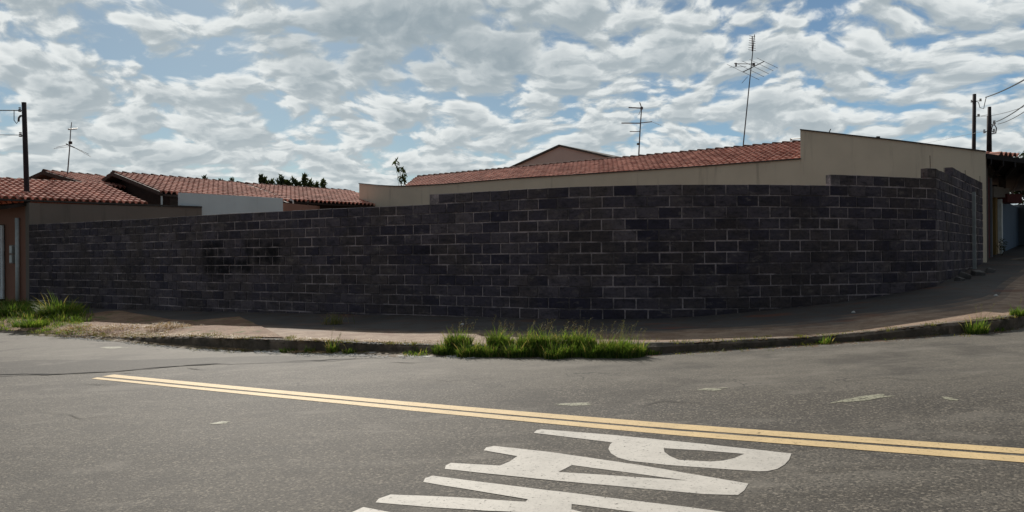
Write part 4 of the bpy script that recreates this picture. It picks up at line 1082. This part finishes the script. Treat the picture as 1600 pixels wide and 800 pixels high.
# fallen leaves, gravel and litter in the gutter
M_STONE = plain('pale_rubble', (.42, .40, .37), .85, var=.4); M_LEAFLIT = plain('brown_leaf_litter', (.12, .07, .04), .9, var=.5)
def pebbles(name, n, px0, px1, off, spread, size, mt, flatn=.5, cover=None):
    m = MB()
    for _ in range(n):
        px = rg.uniform(px0, px1)
        if noise.noise(Vector((px*.03, off*9, 0))) < -.15: continue
        c = kerb_at(px); nr_ = Vector((c.x, c.y, 0)).normalized(); p = Vector((c.x, c.y, 0))-nr_*(off+rg.gauss(0, spread)); z = ground_z(p.x, p.y); r_ = size*rg.uniform(.4, 1.5)
        base = len(m.v); a0 = rg.uniform(0, 6.28)
        for (zz, rr) in ((0, 1), (flatn*.7, .85), (flatn, .35)):
            for k in range(5): an = a0+k*1.2566; q = r_*rr*(1+.25*math.sin(k*2.7+a0)); m.v.append((p.x+q*math.cos(an), p.y+q*math.sin(an)*.8, z-.004+zz*r_))
        for g in range(2):
            for k in range(5): k2 = (k+1) % 5; m.f.append((base+g*5+k, base+g*5+k2, base+g*5+5+k2, base+g*5+5+k)); m.t.append(0)
        m.f.append(tuple(base+10+k for k in range(5))); m.t.append(0)
    tag(m.build(name, mt), kind='stuff')
mb_ = MB(); prev = None
for i in range(0, 300):
    px = 60+i*2.4; c = kerb_at(px); nr_ = Vector((c.x, c.y, 0)).normalized()
    wd_ = max(.03, .26+.42*noise.noise(Vector((px*.013, 1.3, 0)))+.10*noise.noise(Vector((px*.09, 4, 0)))) * (1 if px < 640 else max(.2, (780-px)/140))
    row = []
    for k in range(5):
        o = -.02+(wd_+.02)*k/4; p = Vector((c.x, c.y, 0))-nr_*o; h = .030*(1-k/4)**.7+.012*noise.noise(Vector((p.x*6, p.y*6, 3)))*(1 if k < 4 else 0)
        row.append(len(mb_.v)); mb_.v.append((p.x, p.y, zr(p.x, p.y)+max(.003, h)))
    if prev:
        for k in range(4): mb_.f.append((prev[k+1], row[k+1], row[k], prev[k])); mb_.t.append(0)
    prev = row
def gutter_mat():
    m, t = mat('gutter_soil'); a = t.noise(t.mapping(t.pos, (.7, 1.6, 1)), 4.5, 7, .7); f = t.noise(t.pos, 30, 5, .75)
    c = t.mix(t.mr(a, .38, .52), (.06, .045, .03), (.20, .15, .10)); c = t.mix(t.mr(a, .56, .62), c, (.50, .47, .42)); c = t.mix(t.mr(f, .45, .65, 0, .7), c, (.05, .04, .03))
    t.put(t.b.inputs['Base Color'], c); bump(t, f, .8, .02); return m
tag(mb_.build('gutter_soil', gutter_mat(), smooth=True), kind='structure')
pebbles('gutter_gravel', 4200, 90, 740, .22, .14, .018, M_STONE)
pebbles('road_edge_sand', 700, 720, 1600, .2, .1, .009, M_STONE)
pebbles('leaf_litter', 4200, 200, 1600, .10, .09, .028, M_LEAFLIT, .15)
# whitish spilled mortar at the road edge
M_SPILL = plain('spilled_mortar', (.48, .47, .44), .8, var=.25)
for cx, cy, wx, wy, sd, lb in ((665, 556, 34, 2.6, 11, 'white mortar spill on the road edge left of the weed bank'), (405, 546, 40, 1.8, 12, 'pale mortar spill in the gutter left of the kerb tufts'),
                               (200, 532, 40, 1.5, 13, 'pale crust at the road edge by the soil verge'), (60, 520.5, 34, 1.2, 14, 'pale crust at the road edge at far left')):
    tag(flat([scrap(cx, cy, wx, wy, sd)], .006, .05, .015).build('mortar_spill', M_SPILL), lb, 'debris', 'pale spills at the road edge')
# rubble at the foot of the wall corner
M_RUB = plain('broken_concrete', (.15, .14, .135), .9, var=.3)
for k, (px, py, sz, lb) in enumerate(((1486, 437, .16, 'largest broken block at the foot of the wall corner'), (1497, 431, .13, 'broken block beside the largest one at the wall foot'), (1508, 426, .12, 'broken concrete lump nearest the steel upright'), (1478, 441, .09, 'small concrete lump at the left of the rubble'), (1501, 436, .08, 'small concrete lump in front of the rubble'))):
    s_ = s_of_px(leg2, A2, px); p = at_s(leg2, A2, s_); dd = Vector((.79, -.61, 0)); c = Vector((p.x, p.y, 0))+dd*(.25+.12*(k % 3)); c.z = ground_z(c.x, c.y)+sz*.28
    m = MB(); base = [Vector((sx*sz*rg.uniform(.7, 1.1), sy*sz*rg.uniform(.5, .9), sz_*sz*rg.uniform(.35, .6))) for sz_ in (-1, 1) for sx, sy in ((-1, -1), (1, -1), (1, 1), (-1, 1))]
    rz_ = Matrix.Rotation(rg.uniform(0, 3), 3, 'Z') @ Matrix.Rotation(.3, 3, 'X'); m.hexa([c+rz_ @ q_ for q_ in base]); o = m.build('rubble', M_RUB, origin=c)
    bv = o.modifiers.new('bevel', 'BEVEL'); bv.width = sz*.15; bv.segments = 2; tag(o, lb, 'rubble', 'rubble at the foot of the wall corner')
# scraps of litter on the shaded walk
M_PAPER = plain('litter_plastic', (.5, .5, .48), .6)
for px, py, Y, lb in ((1556, 477, 13.0, 'white scrap of litter on the shaded walk near the right edge'), (1333, 479, 12.6, 'tiny pale scrap of litter on the shaded walk below the wall'), (722, 506, 13.7, 'pale scrap of litter behind the left of the weed bank')):
    c = U(px, py, Y); c.z = ground_z(c.x, c.y); m = MB(); m.hexa([c+Vector((-.03, -.02, .002)), c+Vector((.03, -.025, .002)), c+Vector((.035, .02, .004)), c+Vector((-.02, .025, .002)), c+Vector((-.02, -.015, .025)), c+Vector((.025, -.02, .015)), c+Vector((.02, .02, .03)), c+Vector((-.015, .015, .02))])
    tag(m.build('litter', M_PAPER, origin=c), lb, 'litter')

# trees beyond the roofs
def tree(label, base, crowns, trunk_r=.12, mt=None, name='tree', lsz=.16, cat='tree'):
    root = empty(name, base, label, cat); m = MB(); top = sum((c[0] for c in crowns), Vector())/len(crowns)
    m.tube([base, base.lerp(top, .55)+Vector((.1, 0, 0)), top], trunk_r, trunk_r*.35, 8)
    for c, r_, n, st in crowns: m.tube([base.lerp(top, .6), c], trunk_r*.35, trunk_r*.12, 6)
    m.build('trunk', M_BARK, root, True)
    f = MB()
    for c, r_, n, st in crowns:
        for _ in range(n):
            d = Vector((rg.gauss(0, 1), rg.gauss(0, 1), rg.gauss(0, 1)*st)).normalized()*r_*(rg.random()**.5); d.z *= st
            p = c+d; a = Vector((rg.uniform(-.6, .6), rg.uniform(-.6, .6), rg.uniform(.1, 1))).normalized(); b = a.orthogonal().normalized(); L = lsz*rg.uniform(.6, 1.4)
            f.quad(p-a*L, p+b*L*.28, p+a*L, p-b*L*.28, rg.random())
    f.build('crown', mt or M_LEAF, root); return root
rt = random.Random(3)
cr = []
for px, py, r_, st in ((413, 284, .42, 1.7), (423, 286, .5, 1.3), (440, 283, .55, 1.6), (449, 287, .5, 1.2), (458, 285, .5, 1.3), (466, 289, .5, 1), (476, 282, .38, 2.2), (484, 288, .5, 1.2), (494, 290, .5, 1.1), (505, 287, .38, 1.9), (408, 278, .25, 2)):
    cr.append((U(px, py+4, 56), r_*.6, 62, st*1.2))
b_ = U(455, 400, 56); b_.z = zr(b_.x, b_.y)
tree('dark broad spiky-topped tree showing over the tiled house left of centre', b_, cr, .16, lsz=.26)
cr = [(U(619, 254, 40), .16, 7, 1.3), (U(623, 261, 40), .18, 10, 1.5), (U(628, 269, 40), .18, 16, 1.9), (U(632, 277, 40), .18, 26, 2.2), (U(626, 281, 40), .16, 10, 1.4)]
b_ = U(630, 400, 40); b_.z = zr(b_.x, b_.y)
tree('slender leaning shrub showing left of the long tile roof', b_, cr, .035, lsz=.15)
cr = [(U(320, 279.5, 50), .16, 18, 1), (U(345, 282, 50), .12, 12, 1), (U(362, 282, 50), .17, 22, 1)]
b_ = U(345, 400, 50); b_.z = zr(b_.x, b_.y); tree('low dark treetop just showing over the ridge of the house with the blue-white wall', b_, cr, .08)
cr = [(U(1596, 282, 34), .8, 900, 1), (U(1607, 268, 34), .9, 900, 1), (U(1590, 276, 34), .4, 200, 1), (U(1612, 296, 34), .9, 900, 1)]
b_ = U(1612, 395, 34); b_.z = zr(b_.x, b_.y); tree('dark leafy tree at the right edge under the canopy line', b_, cr, .12)
cr = [(U(1565, 384, 23.2), .16, 160, 1.4)]; b_ = U(1565, 394, 23.2)
tree('small dark potted shrub in front of the ochre wall', b_-Vector((0, 0, .1)), cr, .015, name='shrub', lsz=.05, cat='shrub')
cr = [(U(663, 268, 37.5), .14, 30, .8), (U(704, 266, 37.5), .10, 16, .8)]
